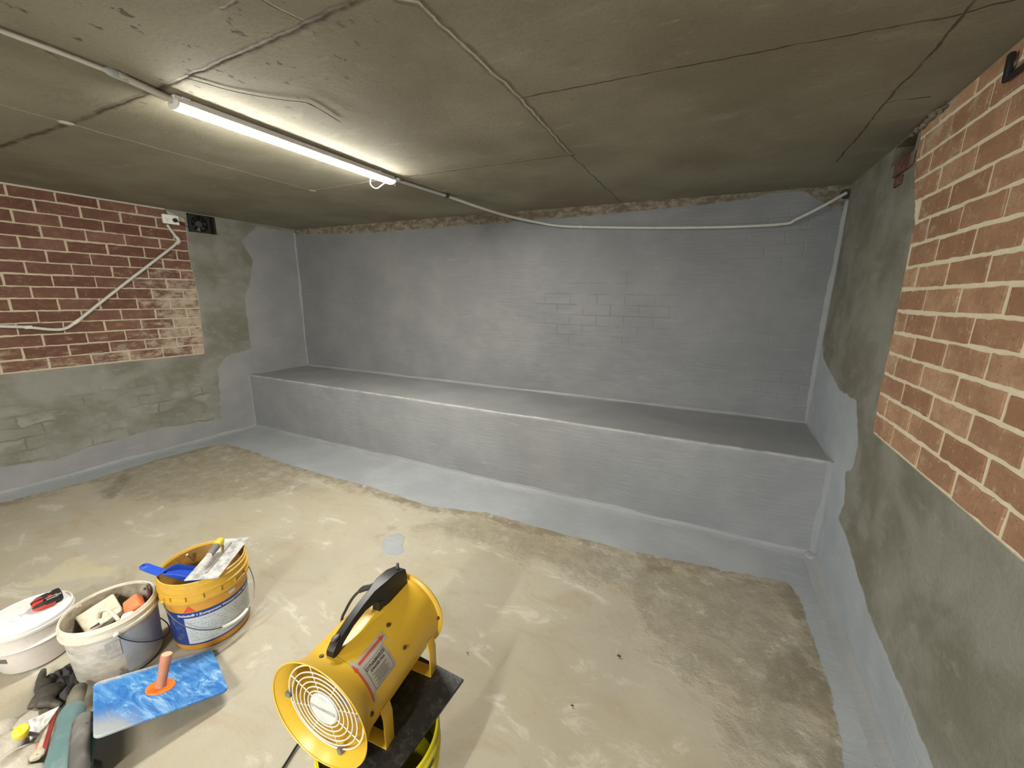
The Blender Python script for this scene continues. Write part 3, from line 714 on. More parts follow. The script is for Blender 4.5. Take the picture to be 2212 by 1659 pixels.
# twisted wire on ceiling
wp = [atz(x, y, H-.004) for x, y in [(400, 168), (450, 182), (500, 196), (560, 208), (620, 217), (662, 222), (690, 236), (732, 262)]]
mb = MB(); mb.tube(resample(wp, 4), .0011, 6); mb.tube(resample([wp[5]+Vector((.004, 0, -.002))]+[p+Vector((.012, 0, -.006)) for p in wp[6:]], 4), .0010, 6)
setp(mb.build('tie_wire', M_BLACKP), 'thin dark loose wire on ceiling beside the lit light', 'wire')

# ---- left wall: conduit, outlet, exhaust fan
off = .022
lp = [Lw(t, z, off) for t, z in [(1.322, 2.25), (1.30, 2.205), (1.262, 2.14), (1.243, 2.111)]]
lp2 = [Lw(*atL(x, y, off), off) for x, y in [(385, 520), (376, 531), (340, 559), (280, 605), (220, 652), (175, 688), (160, 699), (146, 708), (128, 712), (100, 711), (60, 707), (0, 705)]]
root = empty('wall_conduit', lp[0], 'bent grey conduit running diagonally down the left brick wall', 'conduit')
mb = MB(); mb.tube(resample(lp, 4)+resample(lp2, 4)+[Lw(3.4, 1.335, off), Lw(5.5, 1.34, off)], .0125, 12); mb.build('pipe', M_PVC, root)
mb = MB(); c0 = Lw(1.243, 2.111, off); mb.tube([Lw(1.262, 2.145, off), Lw(1.247, 2.118, off), Lw(1.246, 2.10, off), Lw(1.270, 2.075, off)], .0165, 14); mb.build('elbow', M_PVC, root)
for (x, y) in ((166, 695), (62, 707)):
    t, z = atL(x, y, off); mb = MB(); mb.tube([Lw(t-.02, z+(.016 if x > 100 else 0), off), Lw(t+.02, z-(.016 if x > 100 else 0), off)], .015, 14); mb.build('coupling', plain('pale coupling', (.6, .58, .5), .5), root)
def lbox(t0, t1, z0, z1, o0, o1): return [Lw(t0, z0, o0), Lw(t1, z0, o0), Lw(t1, z1, o0), Lw(t0, z1, o0)], NL*(o1-o0)
root = empty('power_outlet', Lw(1.29, 2.27), 'white double power outlet high on left brick wall', 'outlet')
mb = MB(); mb.prism(*lbox(1.228, 1.352, 2.262, 2.34, .006, .032)); mb.build('back_box', M_WHITE, root, bevel=.003)
mb = MB(); mb.prism(*lbox(1.224, 1.356, 2.258, 2.344, .032, .041)); mb.build('face_plate', M_WHITE, root, bevel=.003)
for tc in (1.322, 1.262):
    mb = MB()
    for a in (-.35, .35, None):
        c = Lw(tc, 2.293, .0415)
        if a is None: mb.box(tuple(Lw(tc, 2.283, .0415)), (.002, .0025, .009))
        else: mb.box(tuple(Lw(tc+(.008 if a > 0 else -.008), 2.300, .0415)), (.002, .0025, .009), Matrix.Rotation(a, 3, 'X'))
    mb.build('socket', M_BLACKP, root, smooth=False)
    mb = MB(); mb.prism(*lbox(tc-.006, tc+.006, 2.322, 2.334, .041, .045)); mb.build('switch', M_WHITE, root, bevel=.001)
root = empty('exhaust_fan', Lw(1.01, 2.22), 'small black square exhaust fan set in hole at top of left wall', 'fan')
def ringpts(tc, zc, r, off_, n=48, a0=0, a1=2*PI): return [Lw(tc+r*math.cos(a0+(a1-a0)*k/n), zc+r*math.sin(a0+(a1-a0)*k/n), off_) for k in range(n)]
tc, zc, fr_ = 1.035, 2.303, .078
mb = MB(); outer = [(tc-.1, zc-.084), (tc+.1, zc-.084), (tc+.1, zc+.084), (tc-.1, zc+.084)]
N_ = 48; sq = []
for k in range(N_):
    a = 2*PI*k/N_; cx, cz = math.cos(a), math.sin(a); m = max(abs(cx)/.1, abs(cz)/.084); sq.append((tc+cx/m, zc+cz/m))
vs = [Lw(t, z, .004) for t, z in sq]+ringpts(tc, zc, fr_, .004)+ringpts(tc, zc, fr_, -.055)+[Lw(t, z, -.055) for t, z in sq]
fs = []
for k in range(N_):
    k2 = (k+1) % N_
    for j in range(3): fs.append((j*N_+k, j*N_+k2, (j+1)*N_+k2, (j+1)*N_+k))
    fs.append((3*N_+k, 3*N_+k2, k2, k))
mb.add(vs, fs); mb.build('housing', M_BLACKP, root)
mb = MB(); 
for k in range(7):
    a = 2*PI*k/7; b = a+.62
    P = [Lw(tc+r*math.cos(q), zc+r*math.sin(q), o_) for r, q, o_ in ((.026, a, -.012), (.073, a+.12, -.012), (.073, b, -.034), (.026, b-.05, -.034))]
    mb.prism(P, NL*.002)
mb.build('blades', plain('dark grey plastic', (.035, .034, .033), .4), root, smooth=False)
mb = MB(); mb.prism(ringpts(tc, zc, .03, -.04, 32), NL*.034); mb.build('hub', plain('fan hub', (.05, .045, .04), .4), root, bevel=.003)
mb = MB()
for r in (.045, .062, .077): mb.tube(ringpts(tc, zc, r, .007, 40), .0012, 6, closed=True)
for k in range(4):
    a = PI/4+PI/2*k; mb.tube([Lw(tc+.03*math.cos(a), zc+.03*math.sin(a), .007), Lw(tc+.086*math.cos(a), zc+.078*math.sin(a), .006)], .0014, 6)
mb.build('guard', M_BLACKP, root)
root = empty('power_lead', Lw(1.26, 2.29, .05), 'black plug in white outlet with short lead to exhaust fan', 'plug')
mb = MB(); mb.prism([Lw(1.262+.019*math.cos(a), 2.297+.019*math.sin(a), .0425) for a in np.linspace(0, 2*PI, 24, endpoint=False)], NL*.022); mb.build('plug', M_BLACKP, root, bevel=.004)
mb = MB(); mb.tube(resample([Lw(1.258, 2.294, .06), Lw(1.235, 2.285, .062), Lw(1.20, 2.272, .05), Lw(1.155, 2.255, .02), Lw(1.13, 2.245, .012)], 6), [.005]*2+[.0032]*(6*4-1), 8); mb.build('cord', M_BLACKP, root)
# ---- right wall: black bracket near the ceiling
t0, z0 = atR(2186, 176); t1, z1 = atR(2200, 112)
root = empty('wall_bracket', Rw(t0, z0), 'black steel bracket on right brick wall just under the ceiling', 'bracket')
mb = MB(); mb.prism([Rw(t0-.008, z0, .008), Rw(t0+.016, z0, .008), Rw(t1+.014, z1, .008), Rw(t1-.008, z1, .008)], NR*.014); mb.build('upright', M_BLACKP, root, bevel=.004)
mb = MB(); mb.prism([Rw(t0+.012, z0, .008), Rw(t0+.35, z0-.0, .008), Rw(t0+.35, z0+.014, .008), Rw(t0+.012, z0+.014, .008)], NR*.014); mb.build('arm', M_BLACKP, root, bevel=.004)

# ================================================================ BUCKETS
def hitcone(x, y, c, r):
    d = ray(x, y); ox, oy = CAM.x-c[0], CAM.y-c[1]; A_ = d.x**2+d.y**2; B_ = 2*(ox*d.x+oy*d.y); C_ = ox*ox+oy*oy-r*r
    t = (-B_-math.sqrt(max(0, B_*B_-4*A_*C_)))/2/A_; p = CAM+d*t
    return math.atan2(p.y-c[1], p.x-c[0]), p.z
def patch(mb, c, rf, a0, a1, z0, z1, off=.0008, n=28, m=4):
    vs = []; fs = []
    for i in range(n+1):
        a = a0+(a1-a0)*i/n
        for j in range(m+1):
            z = z0+(z1-z0)*j/m; r = rf(z)+off; vs.append((c[0]+r*math.cos(a), c[1]+r*math.sin(a), z))
    for i in range(n):
        for j in range(m): fs.append((i*(m+1)+j, (i+1)*(m+1)+j, (i+1)*(m+1)+j+1, i*(m+1)+j+1))
    mb.add(vs, fs)
def wraptext(mb, body, size, c, rf, amid, z, off=.0018, bold=0.0):
    vs, fs = text_geo(body, size, bold=bold); out = []
    for x, y, _ in vs:
        zz = z+y; r = rf(zz)+off; a = amid + x/r; out.append((c[0]+r*math.cos(a), c[1]+r*math.sin(a), zz))
    mb.add(out, fs)
def bail(root, c, R, a0, z0, drop, wire, rw=.0022, grip=None, gmat=None, span=PI, zmin=.0):
    pts = []
    for k in range(41):
        u = k/40; s = math.sin(PI*u)**.75; a = a0+span*u
        pts.append(Vector((c[0]+(R+.004+.012*s)*math.cos(a), c[1]+(R+.004+.012*s)*math.sin(a), z0-drop*s)))
    mb = MB(); mb.tube(pts, rw, 8); mb.build('bail_handle', wire, root)
    if grip:
        g0, g1 = grip; seg = pts[int(g0*40):int(g1*40)+1]; mb = MB(); mb.tube([p+Vector((0, 0, -.001)) for p in seg], .0075, 12); mb.build('hand_grip', gmat, root)
    return pts
M_WIRE = plain('dull steel wire', (.12, .12, .12), .4, .8)

# ---- yellow membrane bucket with label
YC = (2.683, -2.761); YH = .357
rfY = lambda z: .150+.013*z/.357
root = empty('bucket', (YC[0], YC[1], 0), 'large yellow bucket with blue and white label, dustpan and trowel inside', 'bucket')
M_YEL = plain('yellow plastic', (.62, .37, .045), .42, grime=.35, gcol=(.36, .30, .20), bmp=.15)
M_OCH = plain('ochre label film', (.60, .28, .035), .45, grime=.12, gcol=(.40, .25, .10))
M_INY = plain('mortar stained inner wall', (.50, .27, .045), .6, grime=.62, gcol=(.17, .15, .125), gscale=7, bmp=.6)
mb = MB(); mb.lathe([(0, .003), (rfY(0)-.006, .003), (rfY(0)-.002, 0), (rfY(0), .006), (rfY(.27), .27)], 72, (*YC, 0)); mb.build('body', M_OCH, root)
mb = MB(); Z = .258
mb.lathe([(rfY(Z), Z-.004), (.170, Z-.004), (.172, Z), (.172, Z+.013), (.166, Z+.016), (.1655, Z+.036), (.173, Z+.039), (.174, Z+.044), (.173, Z+.048), (.166, Z+.051), (.166, Z+.071), (.171, Z+.074), (.171, Z+.080), (.167, Z+.083), (.1665, YH-.004), (.167, YH), (.1635, YH+.0015), (.161, YH-.002), (.157, .25)], 72, (*YC, 0)); mb.build('collar', M_YEL, root)
mb = MB(); mb.lathe([(.1605, YH-.012), (.1560, .25), (.145, .03), (.0, .028)], 72, (*YC, 0)); mb.build('inner_wall', M_INY, root)
for k in range(6):   # ribs under the collar
    a = math.radians(-75+22*k); mb = MB(); mb.box((YC[0]+.1685*math.cos(a), YC[1]+.1685*math.sin(a), Z+.027), (.007, .004, .026), Matrix.Rotation(a, 3, 'Z')); mb.build('collar_rib', M_YEL, root, smooth=False)
# label: blue ground, white panel, lettering, logo
a_t = [hitcone(x, y, YC, .158)[0] for x, y in ((397, 1340), (524, 1288), (408, 1318), (400, 1333))]
M_BLU = plain('navy label print', (.018, .045, .20), .4, grime=.25, gcol=(.25, .27, .3)); M_LWH = plain('white label panel', (.50, .54, .54), .45, grime=.2, gcol=(.35, .36, .35))
mb = MB(); patch(mb, YC, rfY, math.radians(-118), math.radians(70), .028, .205, .0008, 60); lab = mb.build('label', M_BLU, root)
mb = MB(); patch(mb, YC, rfY, a_t[0], a_t[0]+math.radians(118), .036, .176, .0014, 50); pn = mb.build('white_panel', M_LWH, lab)
mb = MB(); wraptext(mb, 'Sikalastic\u00ae 1 Komponent Waterproofing Membrane', .0165, YC, rfY, a_t[0]+math.radians(54), .190, .0018, .0003); mb.build('lettering', plain('white lettering', (.75, .77, .8), .5), lab, smooth=False)
mb = MB(); a = a_t[2]; 
for da, zz, ss in ((0, .208, 1), ):
    P = [(-.024, 0), (.024, 0), (0, .034)]; vs = [(YC[0]+(rfY(.21)+.0016)*math.cos(a+x/.158), YC[1]+(rfY(.21)+.0016)*math.sin(a+x/.158), zz+z) for x, z in P]; mb.add(vs, [(0, 1, 2)])
mb.build('red_triangle_logo', plain('red logo', (.62, .07, .03), .45), lab, smooth=False)
M_TXT = plain('grey small print', (.30, .33, .34), .6)
mb = MB(); random.seed(3)
for r_i in range(9):
    z = .160-.0135*r_i; a = a_t[0]+.10
    while a < a_t[0]+math.radians(105):
        l = random.uniform(.02, .09); 
        if random.random() < .72: patch(mb, YC, rfY, a, a+l, z, z+.0035, .0020, 3, 1)
        a += l+.03
mb.build('small_print', M_TXT, pn, smooth=False)
mb = MB(); patch(mb, YC, rfY, a_t[1]-math.radians(24), a_t[1]-math.radians(13), .222, .241, .0014, 6, 1); mb.build('paper_scrap', M_LWH, root)
la = math.radians(-88)
for aa in (la, la+PI):
    mb = MB(); mb.ball((YC[0]+.172*math.cos(aa), YC[1]+.172*math.sin(aa), .270), .011, 12, 8, sc=(1, 1, .8)); mb.build('bail_lug', M_YEL, root)
bail(root, YC, .171, la, .270, .178, M_WIRE, .0021, (.415, .60), plain('white plastic grip', (.66, .66, .60), .45, grime=.2))
# mortar residue in the bottom
mb = MB(); mb.lathe([(0, .05), (.1, .055), (.138, .06), (.137, .03)], 40, (*YC, 0)); mb.jitter(.008, 25); mb.build('mortar_residue', plain('set mortar', (.2, .18, .15), .9, bmp=.8), root)

# ---- steel trowel resting on the yellow bucket
a_, b_, c2_, d2_ = [Vector(p) for p in ([2.771, -2.882, .3615], [2.888, -2.806, .3605], [2.738, -2.558, .370], [2.624, -2.634, .372])]
ex = (b_-a_).normalized(); ey = (d2_-a_).normalized(); ez = ex.cross(ey).normalized(); ey = ez.cross(ex)
TW, TL = (b_-a_).length*.98, (d2_-a_).length
Mt = Matrix((( ex.x, ey.x, ez.x, a_.x), (ex.y, ey.y, ez.y, a_.y), (ex.z, ey.z, ez.z, a_.z+.003), (0, 0, 0, 1)))
root = empty('plastering_trowel', a_, 'steel plastering trowel with yellow and grey handle lying across yellow bucket', 'trowel')
nt = NT('mortar smeared steel'); v = nt.obj(); f = nt.rng(nt.noise(nt.mapv(v, (1, 1, 1)), 14, 6, .7), .42, .62)
M_TRW = nt.out(nt.mix(f, (.56, .56, .54), (.25, .25, .25)), nt.mix(f, (.42,)*3+(1,), (.7,)*3+(1,)), metal=.25, spec=.5)
mb = MB(Mt); mb.box((TW/2, TL/2, 0), (TW, TL, .0016)); mb.build('blade', M_TRW, root, smooth=False)
mb = MB(Mt); mb.box((TW*.5, TL*.5, .004), (.009, TL*.74, .007)); mb.build('tang', plain('tang', (.35, .34, .33), .5, .5, grime=.4), root, bevel=.002)
mb = MB(Mt); mb.tube([(TW*.5, TL*.60, .006), (TW*.5, TL*.63, .03), (TW*.5, TL*.62, .052)], .006, 10); mb.build('shank', plain('olive alloy shank', (.32, .27, .08), .5, .3), root)
hy = lambda s: (TW*.46-.02*(s-.4), TL*s, .058)
mb = MB(Mt); mb.tube([hy(.30), hy(.33), hy(.40), hy(.48), hy(.52)], [.0125, .0155, .016, .0165, .0165], 18); mb.build('grip', plain('worn grey grip', (.13, .125, .12), .7, grime=.4, gcol=(.35, .34, .3)), root)
mb = MB(Mt); mb.tube([hy(.52), hy(.58), hy(.66), hy(.70)], [.0172, .0185, .0178, .012], 18); mb.build('ferrule', plain('yellow ferrule', (.55, .40, .04), .45, grime=.3), root)
mb = MB(Mt); mb.tube([hy(.288), hy(.302)], .0122, 18); mb.build('end_cap', plain('pale end cap', (.55, .53, .42), .6), root)
# ---- blue dustpan in the yellow bucket
root = empty('dustpan', (2.62, -2.86, .3), 'blue plastic dustpan with its handle over the rim of yellow bucket', 'dustpan')
M_PAN = plain('blue plastic', (.018, .075, .50), .38, grime=.12, gcol=(.2, .3, .5))
h0 = atz(306, 1221, .372); h1 = atz(352, 1236, .375); h2 = atz(378, 1240, .366)
dn = (h2-h0); dn.z = 0; dn.normalize(); sd = Vector((-dn.y, dn.x, 0))
mb = MB(); mb2 = MB()
def strip(ps, w0, t=.003, lip=.010):
    """channel section: flat top with lips turned down"""
    V_ = []; F2 = []
    for p, w_ in zip(ps, w0):
        for s, zz in ((-1, -lip), (-1, 0), (1, 0), (1, -lip)): V_.append(p+sd*s*w_+Vector((0, 0, zz)))
    for i in range(len(ps)-1):
        for k in range(3): F2.append((i*4+k, i*4+k+1, (i+1)*4+k+1, (i+1)*4+k))
    return V_, F2
hp = resample([h0, h0+dn*.02, h0.lerp(h1, .45), h0.lerp(h1, .75), h1], 5)
V_, F2 = strip(hp, [.009+.007*math.sin(min(1, i/4)*PI/2) if i < 6 else .0165 for i in range(len(hp))])
mb.add(V_, F2); mb.build('handle', M_PAN, root, solid=.0035, bevel=.001)
q0 = hp[-1]; pd_ = (Vector((YC[0]+.02, YC[1]+.06, 0))-Vector((q0.x, q0.y, 0))).normalized(); sp_ = Vector((-pd_.y, pd_.x, 0))
# pan: floor sloping down into the bucket with raised side walls
V_ = []; F2 = []; rows = [(0, .017, .004), (.02, .024, .010), (.045, .042, .022), (.07, .060, .026), (.13, .066, .022), (.19, .068, .012)]
for s, hw, wall in rows:
    c = q0+pd_*s*.80+Vector((0, 0, -.008-s*.60)); V_ += [c+sp_*-hw+Vector((0, 0, wall+.004)), c+sp_*-hw*.92, c+sp_*hw*.92, c+sp_*hw+Vector((0, 0, wall+.004))]
for i in range(len(rows)-1):
    for k in range(3): F2.append((i*4+k, i*4+k+1, (i+1)*4+k+1, (i+1)*4+k))
F2.append((0, 1, 2, 3)); mb = MB(); mb.add(V_, F2); mb.build('pan', M_PAN, root, solid=.003, bevel=.001)
mb = MB(); k0 = hp[4]; mb.box(tuple(hp[3]+Vector((0, 0, .0022))), (.016, .007, .001), Matrix.Rotation(math.atan2(dn.y, dn.x), 3, 'Z')); mb.build('hang_hole', plain('shaded slot', (.004, .01, .08), .8), root)
# ---- timber stirring stick
p0 = atz(404, 1198, .35); p1 = atz(432, 1222, .22)
mb = MB(); dd = (p1-p0).normalized(); mb.tube([p0, p0+dd*.12, p1+dd*.06], .006, 4); setp(mb.build('stirring_stick', plain('pale timber', (.55, .37, .18), .7, grime=.2), smooth=False), 'pale timber stirring stick leaning inside yellow bucket', 'stick')

# ---- dirty white mixing bucket
WC = (2.531, -3.05); WH = .287
rfW = lambda z: .136+.0105*z/.287
root = empty('bucket', (*WC, 0), 'open mortar-stained white bucket full of tools, between two other buckets', 'bucket')
nw = NT('stained white plastic'); v = nw.obj(); f1 = nw.rng(nw.noise(nw.mapv(v, (1, 1, 2.2)), 8, 7, .7),   .40, .60); f2 = nw.rng(nw.noise(v, 17, 5, .6), .60, .70)
col = nw.mix(nw.math('MULTIPLY', f1, .8), (.60, .57, .51), (.40, .365, .31)); col = nw.mix(nw.math('MULTIPLY', f2, .8), col, (.20, .19, .17))
M_DW = nw.out(col, .6, nw.bump(nw.noise(nw.mapv(v, (1, 1, 3)), 20, 5, .7), .5, .004))
M_INW = plain('mortar crusted inside', (.38, .34, .27), .8, grime=.9, gcol=(.17, .14, .09), gscale=16, bmp=.9)
mb = MB(); mb.lathe([(0, .003), (rfW(0)-.02, .003), (rfW(0)-.008, .004), (rfW(0), .016), (rfW(.24), .24)], 72, (*WC, 0)); mb.jitter(.0012, 14); mb.build('body', M_DW, root)
M_RIMW = plain('creamy plastic rim', (.66, .62, .52), .5, grime=.5, gcol=(.42, .37, .28), bmp=.3)
mb = MB(); Z = .232
mb.lathe([(rfW(Z), Z-.003), (.151, Z-.003), (.155, Z+.003), (.156, Z+.010), (.1545, Z+.016), (.1495, Z+.018), (.149, Z+.030), (.1525, Z+.033), (.153, Z+.040), (.150, Z+.044), (.1485, WH-.003), (.147, WH), (.1435, WH), (.142, WH-.004), (.1415, Z)], 72, (*WC, 0)); mb.build('rim', M_RIMW, root)
mb = MB(); mb.lathe([(.1413, WH-.010), (.138, .2), (.128, .02), (0, .018)], 60, (*WC, 0)); mb.jitter(.002, 30); mb.build('inner_wall', M_INW, root)
mb = MB(); mb.lathe([(0, .10), (.06, .105), (.122, .10), (.12, .06)], 40, (*WC, 0)); mb.jitter(.016, 22); mb.build('mortar_residue', plain('wet dark mortar', (.06, .055, .04), .6, bmp=.6), root)
mb = MB(); patch(mb, WC, rfW, math.radians(-12), math.radians(75), .03, .218, .0022, 30); mb.build('label_remnant', plain('bluish faded label', (.36, .385, .43), .5, grime=.35, gcol=(.24, .24, .24), bmp=.2), root)
mb = MB(); patch(mb, WC, rfW, math.radians(-31), math.radians(-14), .13, .205, .0024, 12); mb.build('grey_smear', plain('grey mortar smear', (.36, .345, .32), .8, grime=.8, gcol=(.5, .48, .44), gscale=30, bmp=.8), root)
lw = math.radians(-16)
for aa in (lw, lw+PI):
    mb = MB(); mb.ball((WC[0]+.156*math.cos(aa), WC[1]+.156*math.sin(aa), .238), .010, 12, 8); mb.build('bail_lug', M_RIMW, root)
bail(root, WC, .150, lw, .238, .185, plain('dark wire', (.05, .05, .055), .5, .5), .0023)
# contents
def slab(name, corners, th, mat, label, cat, bevel=.008, parent=None):
    P = [Vector(p) for p in corners]; nrm = (P[1]-P[0]).cross(P[3]-P[0]).normalized()
    if nrm.z < 0: nrm = -nrm
    mb = MB(); mb.prism(P, -nrm*th); o = mb.build(name, mat, parent, bevel=bevel)
    return setp(o, label, cat) if label else o
M_FOAM = plain('used cream foam', (.60, .55, .44), .95, grime=.55, gcol=(.42, .36, .24), bmp=.9)
root = empty('sponge_float', (WC[0]-.03, WC[1], .2), 'square cream sponge float with pale handle inside dirty white bucket', 'sponge')
sp = [atz(160, 1334, .235), atz(244, 1281, .262), atz(265, 1316, .245), atz(186, 1372, .215)]
slab('sponge', sp, .03, M_FOAM, None, None, .006, root)
mm_ = (sp[0]+sp[2])/2
hpx = [atz(213, 1336, .262), atz(217, 1322, .285), atz(232, 1318, .292), atz(246, 1328, .287), atz(256, 1340, .268)]
mb = MB(); mb.tube(resample(hpx, 5), [.010]*21, 12, flat=.6); mb.build('handle', plain('cream plastic', (.66, .61, .49), .5, grime=.3), root)
og = [atz(262, 1303, .262), atz(292, 1280, .292), atz(299, 1306, .285), atz(264, 1330, .250)]
slab('sponge', og, .045, plain('orange foam', (.80, .21, .08), .9, bmp=.8), 'bright orange sponge inside dirty white bucket', 'sponge', .009)
mb = MB(); wc = atz(272, 1334, .262); 
for k in range(5): mb.ball(wc+Vector((random.uniform(-.025, .02), random.uniform(-.02, .02), random.uniform(-.012, .004))), random.uniform(.014, .022), 14, 9)
mb.jitter(.006, 60); setp(mb.build('paper_wipe', plain('white wet paper', (.80, .80, .78), .5, bmp=.5), remesh=.004), 'crumpled white wipe below orange sponge in dirty white bucket', 'paper')
root = empty('trowel', atz(313, 1290, .26), 'upright grey mortar-caked trowel handle with hole, right side of dirty white bucket', 'trowel')
q1 = atz(312, 1262, .292); q2 = atz(314, 1292, .238); q3 = q2-Vector((.02, .02, .12)); M_CAKE = plain('mortar caked handle', (.33, .31, .26), .85, grime=.6, gcol=(.17, .16, .13), gscale=30, bmp=.9)
mb = MB(); mb.tube([q1, q1.lerp(q2, .3), q2, q3], [.010, .019, .020, .016], 16, flat=.7); mb.build('handle', M_CAKE, root)
vd = (CAM-q1.lerp(q2, .33)).normalized(); cc = q1.lerp(q2, .33)+vd*.0145
mb = MB(); mb.tube([cc, cc+vd*.004], .005, 14); mb.build('hang_hole', M_VOID, root)
p_ = atz(322, 1284, .27); mb = MB(); mb.tube([atz(318, 1264, .295), p_, p_-Vector((.01, .02, .12))], [.004, .006, .006], 8, flat=.4); setp(mb.build('spatula', plain('maroon blade', (.10, .035, .04), .5)), 'thin dark maroon spatula beside caked trowel in dirty white bucket', 'spatula')
p_ = atz(206, 1350, .24); mb = MB(); mb.tube([atz(195, 1358, .238), atz(215, 1347, .243)], [.004, .009], 10, flat=.5); setp(mb.build('scraper', plain('purple scraper', (.10, .05, .10), .5)), 'small dark purple scraper lying on cream sponge float', 'scraper')

# ---- lidded white bucket
LC = (2.149, -3.186); LH = .213
rfL = lambda z: .113+.014*z/.2
root = empty('bucket', (*LC, 0), 'white bucket with closed white lid, leftmost of the three buckets', 'bucket')
M_LB = plain('off-white plastic', (.66, .61, .57), .45, grime=.25, gcol=(.48, .42, .37), bmp=.1)
mb = MB(); mb.lathe([(0, .003), (rfL(0)-.006, .003), (rfL(0), .012), (rfL(.118), .118), (.134, .120), (.136, .124), (.133, .128), (rfL(.13)+.002, .130), (rfL(.185), .185)], 72, (*LC, 0)); mb.build('body', M_LB, root)
mb = MB(); mb.lathe([(rfL(.18), .180), (.134, .181), (.1365, .186), (.1365, .196), (.134, .199), (.1345, .206), (.133, LH), (.129, LH+.001), (.126, LH-.003), (.123, LH-.0045), (.119, LH-.002), (0, LH-.002)], 72, (*LC, 0)); lid = mb.build('lid', plain('bright white lid', (.72, .71, .68), .35, grime=.12, gcol=(.66, .64, .6)), root)
mb = MB(); patch(mb, LC, rfL, math.radians(-75), math.radians(-57), .070, .092, .0014, 8); mb.build('dark_label', plain('dark grey label', (.12, .115, .10), .6), root)
# pencilled letters on the lid
vs, fs = text_geo('1 A', .042); tp = atz(38, 1334, LH); Mx_ = Matrix.Translation((tp.x, tp.y, LH-.0012)) @ Matrix.Rotation(math.radians(115), 4, 'Z')
mb = MB(Mx_); mb.add(vs, fs); mb.build('handwriting', plain('faint grey pencil', (.50, .49, .48), .6), lid, smooth=False)
# ---- red and black tool on the lid
Z0 = LH-.0015
tb = atz(68, 1312, Z0+.02); te = atz(134, 1284, Z0+.02); ax = (te-tb); ax.z = 0; ln = ax.length; ax.normalize(); ay = Vector((-ax.y, ax.x, 0))
Mr = Matrix(((ax.x, ay.x, 0, tb.x), (ax.y, ay.y, 0, tb.y), (0, 0, 1, Z0), (0, 0, 0, 1)))
root = empty('tape_measure', tb, 'red and black hand tool with forked metal hook on white lid', 'tool')
M_RED = plain('red plastic', (.55, .045, .03), .35, grime=.15, gcol=(.2, .03, .03)); M_BR = plain('black rubber', (.014, .011, .012), .6, bmp=.3)
mb = MB(Mr); prof = [(0, -.018), (0, .018), (.012, .033), (.045, .037), (ln*.75, .035), (ln*.75, -.035), (.045, -.037), (.012, -.033)]
mb.prism([(x, y, .002) for x, y in prof], (0, 0, .036)); mb.build('case', M_RED, root, bevel=.011)
mb = MB(Mr); mb.box((ln*.86, .006, .024), (ln*.30, .058, .042)); mb.build('end_block', M_BR, root, bevel=.008)
for yy in (-.034, .03):
    mb = MB(Mr); mb.tube(resample([(.006, yy*.4, .02), (.018, yy*.85, .03), (.05, yy, .034), (ln*.6, yy*.95, .03)], 5), .008, 10); mb.build('bumper', M_BR, root)
mb = MB(Mr); mb.tube([(.0, .0, .034), (.03, 0, .0395), (.05, 0, .0395)], .0055, 10); mb.build('bumper', M_BR, root)
mb = MB(Mr); mb.box((.052, .018, .040), (.03, .014, .006)); mb.build('lock_button', M_BR, root, bevel=.002)
mb = MB(Mr); mb.box((ln*.62, -.030, .034), (.045, .030, .02)); mb.build('mouth', M_BLACKP, root, bevel=.004)
M_STL = plain('bright steel', (.62, .61, .56), .35, .6)
mb = MB(Mr); X = ln*.62
for dy in (-.040, -.024): mb.box((X, dy, .046), (.030, .005, .002))
mb.box((X+.016, -.031, .046), (.006, .024, .002)); mb.box((X+.024, -.031, .045), (.014, .008, .002)); mb.build('forked_hook', M_STL, root, smooth=False)

# ================================================================ BLUE FLOAT
FA, FB, FC, FD = [Vector(p) for p in ((2.713, -3.191, .120), (2.837, -2.855, .012), (3.141, -2.956, .050), (3.024, -3.297, .151))]
ex = (FC-FB).normalized(); ey = (FB-FA).normalized(); ez = ex.cross(ey).normalized(); ey = ez.cross(ex)
cF = (FA+FB+FC+FD)/4; wx = ((FC-FB).length+(FD-FA).length)/2; wy = ((FB-FA).length+(FC-FD).length)/2
Mf = Matrix(((ex.x, ey.x, ez.x, cF.x), (ex.y, ey.y, ez.y, cF.y), (ex.z, ey.z, ez.z, cF.z), (0, 0, 0, 1)))
root = empty('plaster_hawk', cF, 'blue square plaster hawk with orange handle pointing up, mortar smeared', 'hawk')
nf = NT('smeared blue plastic'); v = nf.obj(); s1 = nf.noise(nf.mapv(v, (1.0, 3.0, 1), (0, 0, .5)), 7, 8, .72, 1.2); s2 = nf.noise(v, 3.2, 4, .6)
col = nf.mix(nf.rng(s1, .36, .66), (.012, .12, .42), (.09, .30, .62)); col = nf.mix(nf.rng(nf.math('ADD', s1, nf.math('MULTIPLY', s2, .35)), .70, .92, 0, .75), col, (.42, .56, .70))
